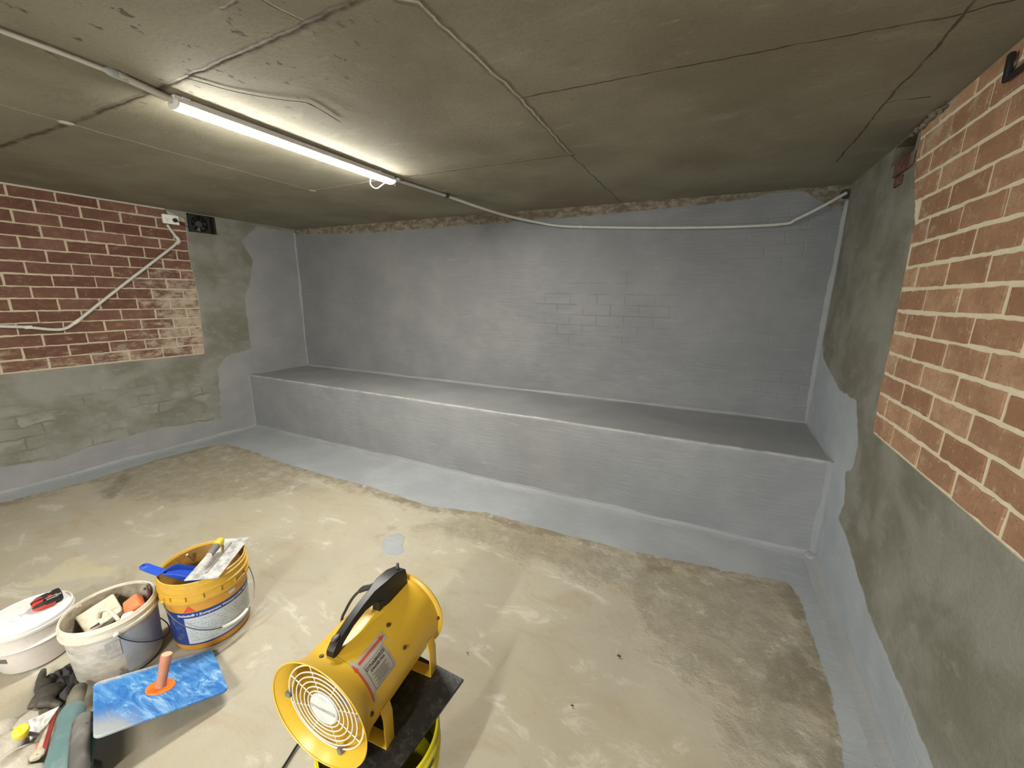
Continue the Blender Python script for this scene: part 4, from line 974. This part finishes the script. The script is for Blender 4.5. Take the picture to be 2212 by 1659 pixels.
# dried mortar on the two edges away from the yellow bucket
ed = nf.vmath('DOT_PRODUCT', v, (ex.x, ex.y, 0)); e0 = FA.x*ex.x+FA.y*ex.y
ed = nf.math('ADD', nf.math('SUBTRACT', ed, e0), nf.math('MULTIPLY', nf.math('SUBTRACT', s1, .5), .12))
dl = nf.vmath('DISTANCE', v, tuple(FD)); dl = nf.math('ADD', dl, nf.math('MULTIPLY', nf.math('SUBTRACT', s1, .5), .25))
col = nf.mix(nf.rng(ed, .0, .035, .9, 0), col, (.52, .48, .43)); col = nf.mix(nf.rng(dl, .02, .15, .85, 0), col, (.40, .40, .35))
M_HAWK = nf.out(col, nf.rng(s1, .4, .7, .32, .6), nf.bump(s1, .35, .004))
def rrect(w_, h_, r, n=6):
    P = []
    for cx, cy, a0 in ((w_/2-r, h_/2-r, 0), (-w_/2+r, h_/2-r, 90), (-w_/2+r, -h_/2+r, 180), (w_/2-r, -h_/2+r, 270)):
        for k in range(n+1): a = math.radians(a0+90*k/n); P.append((cx+r*math.cos(a), cy+r*math.sin(a)))
    return P
mb = MB(Mf); mb.prism([(x, y, -.009) for x, y in rrect(wx, wy, .022)], (0, 0, .009)); mb.build('plate', M_HAWK, root, bevel=.0025)
hb = atz(347, 1486, .09); 
# point of the plate under the handle base
dr = ray(347, 1484); tt = (cF-CAM).dot(ez)/dr.dot(ez); hp_ = CAM+dr*tt; lx, ly = (hp_-cF).dot(ex), (hp_-cF).dot(ey)
M_ORG = plain('orange plastic', (.80, .17, .018), .4, grime=.1); M_ORH = plain('dusty orange handle', (.50, .21, .12), .6, grime=.6, gcol=(.42, .32, .27), gscale=20)
mb = MB(Mf); mb.lathe([(0, .004), (.036, .0045), (.044, .003), (.046, 0), (.044, -.001)], 48, (lx, ly, .0005)); mb.build('base_disc', M_ORG, root)
mb = MB(Mf); mb.lathe([(.019, .003), (.0165, .010), (.0165, .05), (.018, .085), (.019, .120), (.018, .125), (0, .1255)], 36, (lx, ly, 0)); mb.build('handle', M_ORH, root)
mb = MB(Mf); mb.lathe([(0, .1265), (.0155, .1262), (.0165, .1245)], 36, (lx, ly, 0)); mb.build('handle_tip', plain('worn pink-orange tip', (.80, .42, .28), .6), root)

# ================================================================ TOOLS IN THE LOWER LEFT
M_TEAL = plain('teal power tool plastic', (.10, .175, .18), .42, grime=.6, gcol=(.24, .29, .285), gscale=14, bmp=.15)
M_GRUB = plain('dusty dark rubber', (.085, .08, .075), .75, grime=.7, gcol=(.20, .19, .17), bmp=.5)
root = empty('power_tool', atz(140, 1600, .0), 'dusty teal power tool with grey rubber grip lying beside blue hawk', 'power tool')
a0 = atz(158, 1522, .07); a1 = atz(150, 1570, .075); a2 = atz(138, 1620, .08); a3 = atz(128, 1680, .075); a4 = a3+(a3-a2)*1.2
mb = MB(); mb.tube(resample([a0, a0.lerp(a1, .35), a1, a2, a3, a4], 5), [.018, .022, .026, .030, .033, .035]+[.038]*10+[.040]*10, 24, flat=.95); mb.build('motor_housing', M_TEAL, root)
mb = MB(); n0 = atz(172, 1487, .055); mb.tube([n0, n0.lerp(a0, .5), a0.lerp(a1, .3)], [.022, .025, .022], 20); mb.build('nose', plain('olive dusty cast nose', (.16, .15, .11), .7, grime=.5, gcol=(.24, .23, .19)), root)
s0 = a1.lerp(a2, .12); ndir = (a2-a1).normalized(); sdv = ndir.cross(Vector((0, 0, 1))).normalized(); upv = sdv.cross(ndir)
mb = MB(); vv = (CAM-s0).normalized(); pv = ndir.cross(vv).normalized()
arc = [s0+(vv*math.cos(t)+pv*math.sin(t))*.0378 for t in np.linspace(-.75, .75, 9)]
mb.tube(arc, .0042, 8); mb.build('vent_slot', plain('dark teal slot', (.02, .055, .065), .5), root)
g0 = atz(182, 1548, .10); g1 = atz(176, 1575, .11); g2 = atz(172, 1620, .105); g3 = atz(172, 1680, .10)
mb = MB(); mb.tube(resample([g0, g0.lerp(g1, .4), g1, g2, g3], 5), [.014, .022, .026]+[.027]*4+[.024]*14, 20, flat=.9); mb.build('rubber_grip', M_GRUB, root)
mb = MB(); k0 = atz(188, 1562, .125); vk = (CAM-k0).normalized(); mb.tube([k0-vk*.006, k0+vk*.004], .0045, 12); mb.build('screw_hole', M_VOID, root)
k1 = atz(199, 1583, .075); k2 = atz(194, 1612, .07); k3 = atz(190, 1655, .06)
mb = MB(); mb.tube(resample([k1, k2, k3], 5), [.006]+[.013]*9+[.012], 14); mb.build('side_shell', M_TEAL, root)
mb = MB(); mb.tube([atz(197, 1648, .04), atz(212, 1652, .035), atz(215, 1685, .02)], .011, 12); mb.build('lead_sleeve', M_GRUB, root)
# dark cloth
def cloth(name, pix, mat, label, cat, n=22, amp=.02, th=.006, seed=0, hz=.012):
    A_, B_, C_, D_ = [atz(x, y, hz) for x, y in pix]; V_ = []; F2 = []
    for i in range(n+1):
        for j in range(n+1):
            u, v_ = i/n, j/n; p = A_.lerp(B_, u).lerp(D_.lerp(C_, u), v_)
            e = min(u, v_, 1-u, 1-v_); e = min(1, e*6)
            z = hz+amp*(abs(mnoise.noise(Vector((u*3.2+seed, v_*3.2, 1))))*1.6+.35*mnoise.noise(Vector((u*9, v_*9+seed, 2))))*(.35+.65*e)
            w_ = .008*mnoise.noise(Vector((u*7+seed, v_*7, 8)))
            V_.append(Vector((p.x+w_, p.y-w_, max(.004, z))))
    for i in range(n):
        for j in range(n): F2.append((i*(n+1)+j, (i+1)*(n+1)+j, (i+1)*(n+1)+j+1, i*(n+1)+j+1))
    mb = MB(); mb.add(V_, F2); return setp(mb.build(name, mat, angle=180, solid=th, sub=1), label, cat)
M_CLO = plain('dark grey cloth', (.045, .043, .048), .9, grime=.5, gcol=(.10, .09, .08), bmp=.5)
cloth('cloth', [(98, 1464), (152, 1434), (174, 1492), (130, 1540)], M_CLO, 'dark charcoal cloth on floor left of the stained white bucket', 'cloth', amp=.030)
# glove
M_GLV = plain('grimy brown rubber', (.055, .048, .038), .6, grime=.5, gcol=(.15, .135, .11), bmp=.5)
mb = MB(); pc = atz(103, 1497, .035); ff = [((88, 1470), (94, 1446)), ((84, 1490), (88, 1462)), ((78, 1510), (64, 1532)), ((118, 1500), (136, 1478)), ((108, 1518), (132, 1524))]
mb.ball(pc, .034, 18, 12, sc=(1.2, 1.1, .75)); mb.ball(atz(98, 1515, .03), .028, 16, 10, sc=(1.1, 1, .7)); mb.ball(atz(96, 1478, .035), .024, 16, 10, sc=(1, 1, .8))
for (q, e) in ff:
    a = atz(*q, .032); b = atz(*e, .026); mb.tube([pc.lerp(a, .6), a, a.lerp(b, .6), b], [.018, .015, .013, .009], 12)
setp(mb.build('work_glove', M_GLV, remesh=.0045), 'grimy brown work glove lying on the charcoal cloth', 'glove')
# pointed trowel with yellow handle butt
root = empty('pointing_trowel', atz(70, 1590, .05), 'pointed trowel with mortar on white blade and round yellow handle end', 'trowel')
M_MORT = plain('wet pale mortar', (.68, .67, .64), .55, grime=.6, gcol=(.27, .26, .24), gscale=26, bmp=1)
tip = atz(128, 1526, .085); l1 = atz(62, 1556, .095); l2 = atz(100, 1568, .085); hl = atz(65, 1600, .09)
mb = MB(); mb.prism([tip, l1, hl, l2], (0, 0, -.0018)); mb.build('blade', plain('pale steel blade', (.66, .65, .62), .35, .2), root, smooth=False)
mb = MB()
V_ = []; F2 = []; n = 20
for i in range(n+1):
    for j in range(n+1):
        u, v_ = i/n, j/n; p = tip.lerp(l1, u).lerp(l2.lerp(hl, u), v_); e = min(u*2.0, v_*4, (1-v_)*4, (1-u)*5, 1)
        V_.append(p+Vector((0, 0, .001+.020*max(0, e)*(.35+.65*u)*(.6+.9*mnoise.noise(Vector((u*5, v_*5, 3)))))))
for i in range(n):
    for j in range(n): F2.append((i*(n+1)+j, (i+1)*(n+1)+j, (i+1)*(n+1)+j+1, i*(n+1)+j+1))
mb.add(V_, F2); mb.build('mortar_dab', M_MORT, root, angle=180)
mb = MB(); q0 = atz(50, 1590, .125); q1 = atz(82, 1588, .088); yend = atz(45, 1581, .155)
mb.tube([q1, q1.lerp(q0, .6)+Vector((0, 0, .01)), q0], .006, 10); mb.build('shank', M_GRUB, root)
mb = MB(); vd = (CAM-yend).normalized(); ydir = (yend-q0).normalized(); mb.tube([q0, q0.lerp(yend, .3), q0.lerp(yend, .8), yend, yend+ydir*.012, yend+ydir*.018], [.011, .014, .017, .0205, .0185, .008], 24); mb.build('handle', plain('bright yellow handle', (.85, .60, .03), .45), root)
# dusty sack under it
def lump(name, cs, mat, label, cat, vox=.006, jit=.01):
    mb = MB()
    for c, r, sc_ in cs: mb.ball(c, r, 20, 14, sc_)
    mb.jitter(jit, 22); return setp(mb.build(name, mat, remesh=vox), label, cat)
M_DUST = plain('cement dusted rubber', (.42, .39, .33), .95, grime=.6, gcol=(.30, .28, .235), gscale=18, bmp=1)
lump('cement_bag', [(atz(8, 1620, .045), .055, (1.2, 1, .8)), (atz(22, 1665, .045), .06, (1.2, 1, .8)), (atz(50, 1645, .045), .05, (1.1, 1, .75)), (atz(2, 1580, .04), .045, (1, 1, .7)), (atz(-30, 1640, .05), .07, (1, 1, .7)), (atz(40, 1600, .04), .042, (1, 1, .8)), (atz(60, 1690, .04), .05, (1, 1, .8))], M_DUST, 'small cement-dusted bag in the bottom left corner of the view', 'bag')
mb = MB(); mb.prism([atz(18, 1570, .052), atz(66, 1533, .05), atz(84, 1536, .048), atz(86, 1560, .05), atz(50, 1585, .052)], (0, 0, -.012)); mb.jitter(.003, 40)
setp(mb.build('filler_board', M_DUST, bevel=.003), 'pale dusty board under the yellow-handled trowel', 'board')
# brush with red side
root = empty('scraper', atz(98, 1600, .06), 'beige and red handled scraper with hole in its butt, beside teal tool', 'scraper')
b0 = atz(113, 1542, .07); b1 = atz(96, 1590, .075); b2 = atz(86, 1618, .078); b3 = atz(78, 1640, .078)
M_BEI = plain('dirty beige plastic', (.47, .42, .32), .6, grime=.3)
mb = MB(); mb.tube(resample([b0, b1, b2, b2.lerp(b3, .5), b3], 4), [.007]*5+[.008]*3+[.009, .013, .016, .018, .019, .019, .018, .016, .010], 14, flat=.6); mb.build('handle', M_BEI, root)
mb = MB(); kk = b2.lerp(b3, .6); vd = (CAM-kk).normalized(); mb.tube([kk+vd*.009, kk+vd*.0135], .0035, 12); mb.build('hang_hole', M_VOID, root)
mb = MB(); mb.tube(resample([atz(119, 1536, .073), atz(110, 1570, .078), atz(101, 1600, .08), atz(94, 1628, .078)], 4), .0065, 10, flat=.8); mb.build('red_side', plain('dark red plastic', (.25, .025, .02), .45), root)
mb = MB(); mb.prism([atz(64, 1618, .07), atz(86, 1602, .072), atz(84, 1624, .072), atz(66, 1636, .07)], (0, 0, -.012)); setp(mb.build('offcut', plain('coral red plastic', (.62, .14, .08), .5), bevel=.002), 'coral red plastic piece between dusty bag and beige scraper', 'plastic piece')

# ================================================================ FAN ON BUCKET
BC = (3.988, -3.0); PZ = .40
rfB = lambda z: .146+.016*z/.39
root = empty('bucket', (*BC, 0), 'bright yellow and dark green bucket holding up the yellow fan', 'bucket')
M_BY = plain('acid yellow plastic', (.68, .62, .015), .4, grime=.2, gcol=(.3, .28, .05)); M_BG = plain('dark green label', (.03, .06, .045), .4, grime=.2)
mb = MB(); mb.lathe([(0, .003), (rfB(0), 0), (rfB(.24), .24)], 64, (*BC, 0)); mb.build('body', M_BG, root)
mb = MB(); Z = .235; mb.lathe([(rfB(Z)+.001, Z), (.1625, Z+.002), (rfB(Z)+.012, Z+.03), (rfB(Z)+.012, Z+.05), (.164, Z+.055), (.170, Z+.07), (.172, Z+.078), (.170, Z+.085), (.165, Z+.09), (.165, Z+.115), (.170, Z+.12), (.170, Z+.13), (.166, Z+.135), (.166, PZ-.011), (.160, PZ-.010), (.158, Z), (.14, .03), (0, .03)], 64, (*BC, 0)); mb.build('collar', M_BY, root)
mb = MB(); patch(mb, BC, lambda z: .1655, math.radians(-60), math.radians(10), Z+.095, Z+.112, .0008, 20, 1); mb.build('black_band', M_BLACKP, root)
# plate
p1 = Vector((4.137, -2.781, PZ)); ux = Vector((-.174, .009, 0)).normalized(); uy = Vector((-.026, -.272, 0)).normalized()
nb_ = NT('oily black steel'); v = nb_.obj(); M_PLT = nb_.out(nb_.mix(nb_.rng(nb_.noise(v, 40, 5, .7), .45, .7), (.018, .018, .018), (.06, .058, .055)), .42, nb_.bump(nb_.noise(v, 150, 3, .6), .6, .002), spec=.5)
pp = [p1, p1+ux*.335, p1+ux*.335+uy*.35, p1+uy*.35]
mb = MB(); mb.prism([q+Vector((0, 0, -.009)) for q in pp], (0, 0, .009)); setp(mb.build('support_plate', M_PLT, bevel=.0015), 'black square plate on bucket under the yellow fan', 'plate')
# fan body
FC_ = Vector((3.911, -2.944, PZ+.157)); th = 4.767
Mn = Matrix.Translation(FC_) @ Matrix.Rotation(th, 4, 'Z')          # +x towards the grille, +y to the right side in view
root = empty('portable_fan', (FC_.x, FC_.y, PZ), 'yellow tubular portable fan with black handle on a black plate', 'fan')
ny = NT('yellow painted steel'); v = ny.obj()
f = ny.rng(ny.noise(v, 9, 6, .7), .55, .75, 0, .35)
M_FY = ny.out(ny.mix(f, (.66, .42, .035), (.50, .40, .20)), .34, spec=.5)
HL = .379/2; RB = .127
mb = MB(Mn)
prof = [(RB-.003, HL-.045), (RB-.003, -HL+.004), (RB*1.07-.003, -HL+.001), (RB*1.07+.001, -HL-.002), (RB*1.07+.0025, -HL+.002), (RB*1.07, -HL+.006), (RB, -HL+.010), (RB, HL-.060)]
mb.lathe(prof, 96, axis='x'); mb.build('barrel', M_FY, root, angle=50)
mb = MB(Mn)
rf_ = .155; bell = []
for k in range(9):
    t = k/8; bell.append((RB+.0008+(rf_-RB)*(t**1.7), HL-.062+.062*t))
inn = [(r-.0022, x) for r, x in reversed(bell)]
mb.lathe(bell+[(rf_+.0015, HL+.001), (rf_, HL+.003), (rf_-.0025, HL+.001)]+inn, 96, axis='x'); mb.build('bell_mouth', M_FY, root, angle=50)
mb = MB(Mn); gx = HL-.019
M_CHR = plain('pale zinc wire', (.72, .70, .62), .35, .35)
for r in (.124, .108, .094, .080, .066, .053):
    mb.tube([(gx+(.0 if r < .12 else -.004), r*math.cos(a), r*math.sin(a)) for a in np.linspace(0, 2*PI, 72, endpoint=False)], .0019 if r < .12 else .0024, 8, closed=True)
for k in range(8):
    a = PI*k/4+.3; mb.tube([(gx-.003, .045*math.cos(a), .045*math.sin(a)), (gx-.003, .124*math.cos(a), .124*math.sin(a))], .0016, 6)
gr = mb.build('grille', M_CHR, root)
mb = MB(Mn); mb.lathe([(0, gx+.003), (.043, gx+.003), (.046, gx), (.046, gx-.006), (0, gx-.006)], 48, axis='x'); bdg = mb.build('badge', plain('silver badge', (.58, .60, .58), .4, .15, grime=.25), gr)
vs, fs = text_geo('DYNABREEZE', .0135, bold=.0002); mb = MB(Mn); rot = math.radians(0)
mb.add([(gx+.0036, -(x*math.cos(rot)-y*math.sin(rot)) if 0 else x, y) for x, y, _ in vs], fs); mb.build('lettering', plain('grey print', (.28, .28, .29), .5), bdg, smooth=False)
for a in (PI*1.02, -PI/2+.35, .25):
    mb = MB(Mn); c = (gx-.001, .124*math.cos(a), .124*math.sin(a)); mb.box(c, (.014, .018, .012), Matrix.Rotation(a, 3, 'X')); mb.build('grille_clip', plain('grey clip', (.16, .15, .15), .5), root, bevel=.002)
# motor and blades inside
mb = MB(Mn); mb.lathe([(0, .05), (.042, .045), (.05, .03), (.05, -.08), (.03, -.1), (0, -.1)], 40, axis='x'); mb.build('motor', plain('grey motor', (.12, .115, .11), .5, .3), root)
mb = MB(Mn)
for k in range(5):
    a = 2*PI*k/5+.4; P = []
    for r, da, x in ((.048, 0, .075), (.118, .12, .085), (.118, .62, .060), (.048, .55, .055)): P.append((x, r*math.cos(a+da), r*math.sin(a+da)))
    mb.prism(P, (.0025, 0, 0))
mb.build('impeller', plain('brown-grey blades', (.23, .19, .17), .5), root, smooth=False)
for q_ in ([(0, 0, -.048), (0, 0, -.126)], [(0, .04, .03), (0, .1, .075)], [(0, -.04, .03), (0, -.1, .075)]):
    mb = MB(Mn); mb.tube(q_, .008, 8); mb.build('motor_stay', M_FY, root)
# feet: flat strap bent round under the barrel
for s0_ in (.070, -.150):
    path = [(RB*math.cos(math.radians(-12)), RB*math.sin(math.radians(-12))), (.132, -.06), (.133, -.1545), (-.133, -.1545), (-.132, -.06), (-RB*math.cos(math.radians(-12)), RB*math.sin(math.radians(-12)))]
    mb = MB(Mn); V_ = []; F2 = []
    for y, z in path: V_ += [(s0_, y, z), (s0_+.036, y, z)]
    for i in range(len(path)-1): F2.append((2*i, 2*i+1, 2*i+3, 2*i+2))
    mb.add(V_, F2); mb.build('foot', M_FY, root, solid=.004, bevel=.001)
# black handle arched along the top
def hbox(x0, x1, z0, z1, w_, name, bevel=.004, y=0):
    mb = MB(Mn); mb.box(((x0+x1)/2, y, (z0+z1)/2), (abs(x1-x0), w_, z1-z0)); return mb.build(name, M_BLACKP, root, bevel=bevel)
mb = MB(Mn); hw = .0135
sec = [(.136, .124, .129), (.134, .124, .144), (.122, .122, .156), (.100, .142, .164), (.062, .160, .178), (.015, .168, .190), (-.030, .160, .197), (-.050, .128, .199), (-.075, .118, .200), (-.120, .118, .196), (-.163, .120, .178), (-.168, .120, .158)]
V_ = []; F2 = []
for x, zl, zh in sec:
    w_ = hw*(1.75 if x < -.06 else 1.35 if x < -.04 else 1.0); V_ += [(x, -w_, zl), (x, w_, zl), (x, w_*.85, zh), (x, -w_*.85, zh)]
for i in range(len(sec)-1):
    for k in range(4): F2.append((i*4+k, i*4+(k+1) % 4, (i+1)*4+(k+1) % 4, (i+1)*4+k))
F2 += [(3, 2, 1, 0), tuple(4*(len(sec)-1)+k for k in range(4))]
mb.add(V_, F2); hd = mb.build('handle', M_BLACKP, root, bevel=.0025)
mb = MB(Mn); mb.ball((.112, 0, .166), .0085, 14, 8, (1.6, 1, .4)); mb.build('screw', plain('dull screw', (.10, .09, .08), .5, .5), hd)
mb = MB(Mn); mb.tube([(-.150, 0, .175), (-.150, 0, .200), (-.150, 0, .204)], [.006, .005, .002], 12); mb.build('cable_post', plain('post', (.10, .09, .08), .5), hd)
mb = MB(Mn); mb.box((-.043, .006, .140), (.018, .026, .030)); mb.box((-.038, .012, .152), (.010, .012, .010)); mb.build('switch', M_BLACKP, root, bevel=.002)
# bolts
M_BLT = plain('dark bolt heads', (.10, .07, .04), .5, .5)
for s_, ph in ((.144, -8.6), (-.015, 29.7), (-.178, 84), (-.015, 65.3), (.142, 84.8), (.144, -80), (-.015, -60)):
    a = math.radians(ph); c = Vector((s_, math.sin(a)*(RB+.0005), math.cos(a)*(RB+.0005))); nn = Vector((0, math.sin(a), math.cos(a)))
    if s_ > .13: c += nn*.003
    mb = MB(Mn); mb.tube([c, c+nn*.0035, c+nn*.005], [.0058, .0055, .003], 14); mb.build('bolt', M_BLT, root)
# label with two red arrows, wrapped on the barrel
def onb(s_, ph, off): a = math.radians(ph); return (s_, math.sin(a)*(RB+off), math.cos(a)*(RB+off))
def wrapflat(mb, poly, off, n=1):
    # polygon in (s, phi) -> fan of small quads by rows of phi
    mb.add([onb(s_, p_, off) for s_, p_ in poly], [tuple(range(len(poly)))])
def wrect(mb, s0_, s1_, f0, f1, off, n=14):
    vs = []; fs = []
    for i in range(n+1):
        ph = f0+(f1-f0)*i/n; vs += [onb(s0_, ph, off), onb(s1_, ph, off)]
    for i in range(n): fs.append((2*i, 2*i+1, 2*i+3, 2*i+2))
    mb.add(vs, fs)
M_LAB = plain('silver label', (.38, .375, .33), .5, grime=.25, gcol=(.28, .27, .22)); mb = MB(Mn)
wrect(mb, .030, .116, 38, 71, .0006); wrect(mb, .010, .128, 28, 38, .0006); wrect(mb, .116, .134, 24, 80, .0006); lb = mb.build('label', M_LAB, root)
mb = MB(Mn)   # printed frame
for (a, b, c, d) in ((.036, .110, 40, 40.5), (.036, .110, 68.5, 69), (.036, .0368, 40, 69), (.1092, .110, 40, 69)): wrect(mb, a, b, c, d, .0012, 8)
for i in range(7): wrect(mb, .048+.004*(i % 3), .100-.006*(i % 2), 54+1.9*i, 54.6+1.9*i, .0012, 1)
mb.build('printed_frame', plain('dark print', (.07, .065, .05), .6), lb, smooth=False)
for body, f_, sz in (('DYNABREEZE', 44.5, .0115), ('STINGER FAN', 49.5, .0085)):
    vs, fs = text_geo(body, sz, bold=.0003); mb = MB(Mn)
    mb.add([onb(.073-x, f_-math.degrees(y/RB), .0013) for x, y, _ in vs], fs); mb.build('lettering', plain('black print', (.04, .035, .03), .6), lb, smooth=False)
M_ARR = plain('faded red arrow', (.50, .07, .04), .5)
mb = MB(Mn); wrect(mb, .030, .112, 31.5, 34.5, .0012, 2); mb.add([onb(.030, 29.8, .0013), onb(.030, 36.2, .0013), onb(.012, 33, .0013)], [(0, 1, 2)]); mb.build('arrow', M_ARR, lb, smooth=False)
mb = MB(Mn); wrect(mb, .1225, .1275, 36, 77, .0012, 14); mb.add([onb(.1195, 36.5, .0014), onb(.1305, 36.5, .0014), onb(.125, 27, .0014)], [(0, 1, 2)]); mb.build('arrow', M_ARR, lb, smooth=False)
# lead
c1 = Mn @ Vector((-.150, -.015, .165)); pts = [c1, atz(808, 1265, .735), atz(785, 1272, .73), atz(765, 1288, .71), atz(748, 1316, .67), atz(738, 1346, .60)]
pts += [atz(752, 1392, .42), atz(738, 1460, .24), atz(712, 1530, .07)]
e1 = atz(648, 1602, .006); e2 = atz(612, 1657, .006); pts += [atz(690, 1560, .012), e1, e2, e2+(e2-e1)*3]
P_ = resample(pts, 5); mb = MB(); mb.tube(P_, .0042, 8); mb.build('power_lead', M_BLACKP, root)
mb = MB(); mb.tube(P_[1:13], [.0085]*10+[.007, .006], 12); mb.build('strain_relief', M_BR, root)

# tiny debris on the floor
for (x, y, s_, lb_) in ((1337, 1417, .007, 'dark speck of grit on bare floor, the largest and furthest of three'), (1236, 1524, .005, 'dark speck of grit on floor right of the fan, nearest the viewer'), (1010, 1410, .004, 'tiny dark grit speck on floor just behind the black fan plate')):
    p = atz(x, y, .003); mb = MB(); mb.ball(p, s_, 8, 6, (1.4, .6, .5)); setp(mb.build('grit', M_BLACKP), lb_, 'grit')
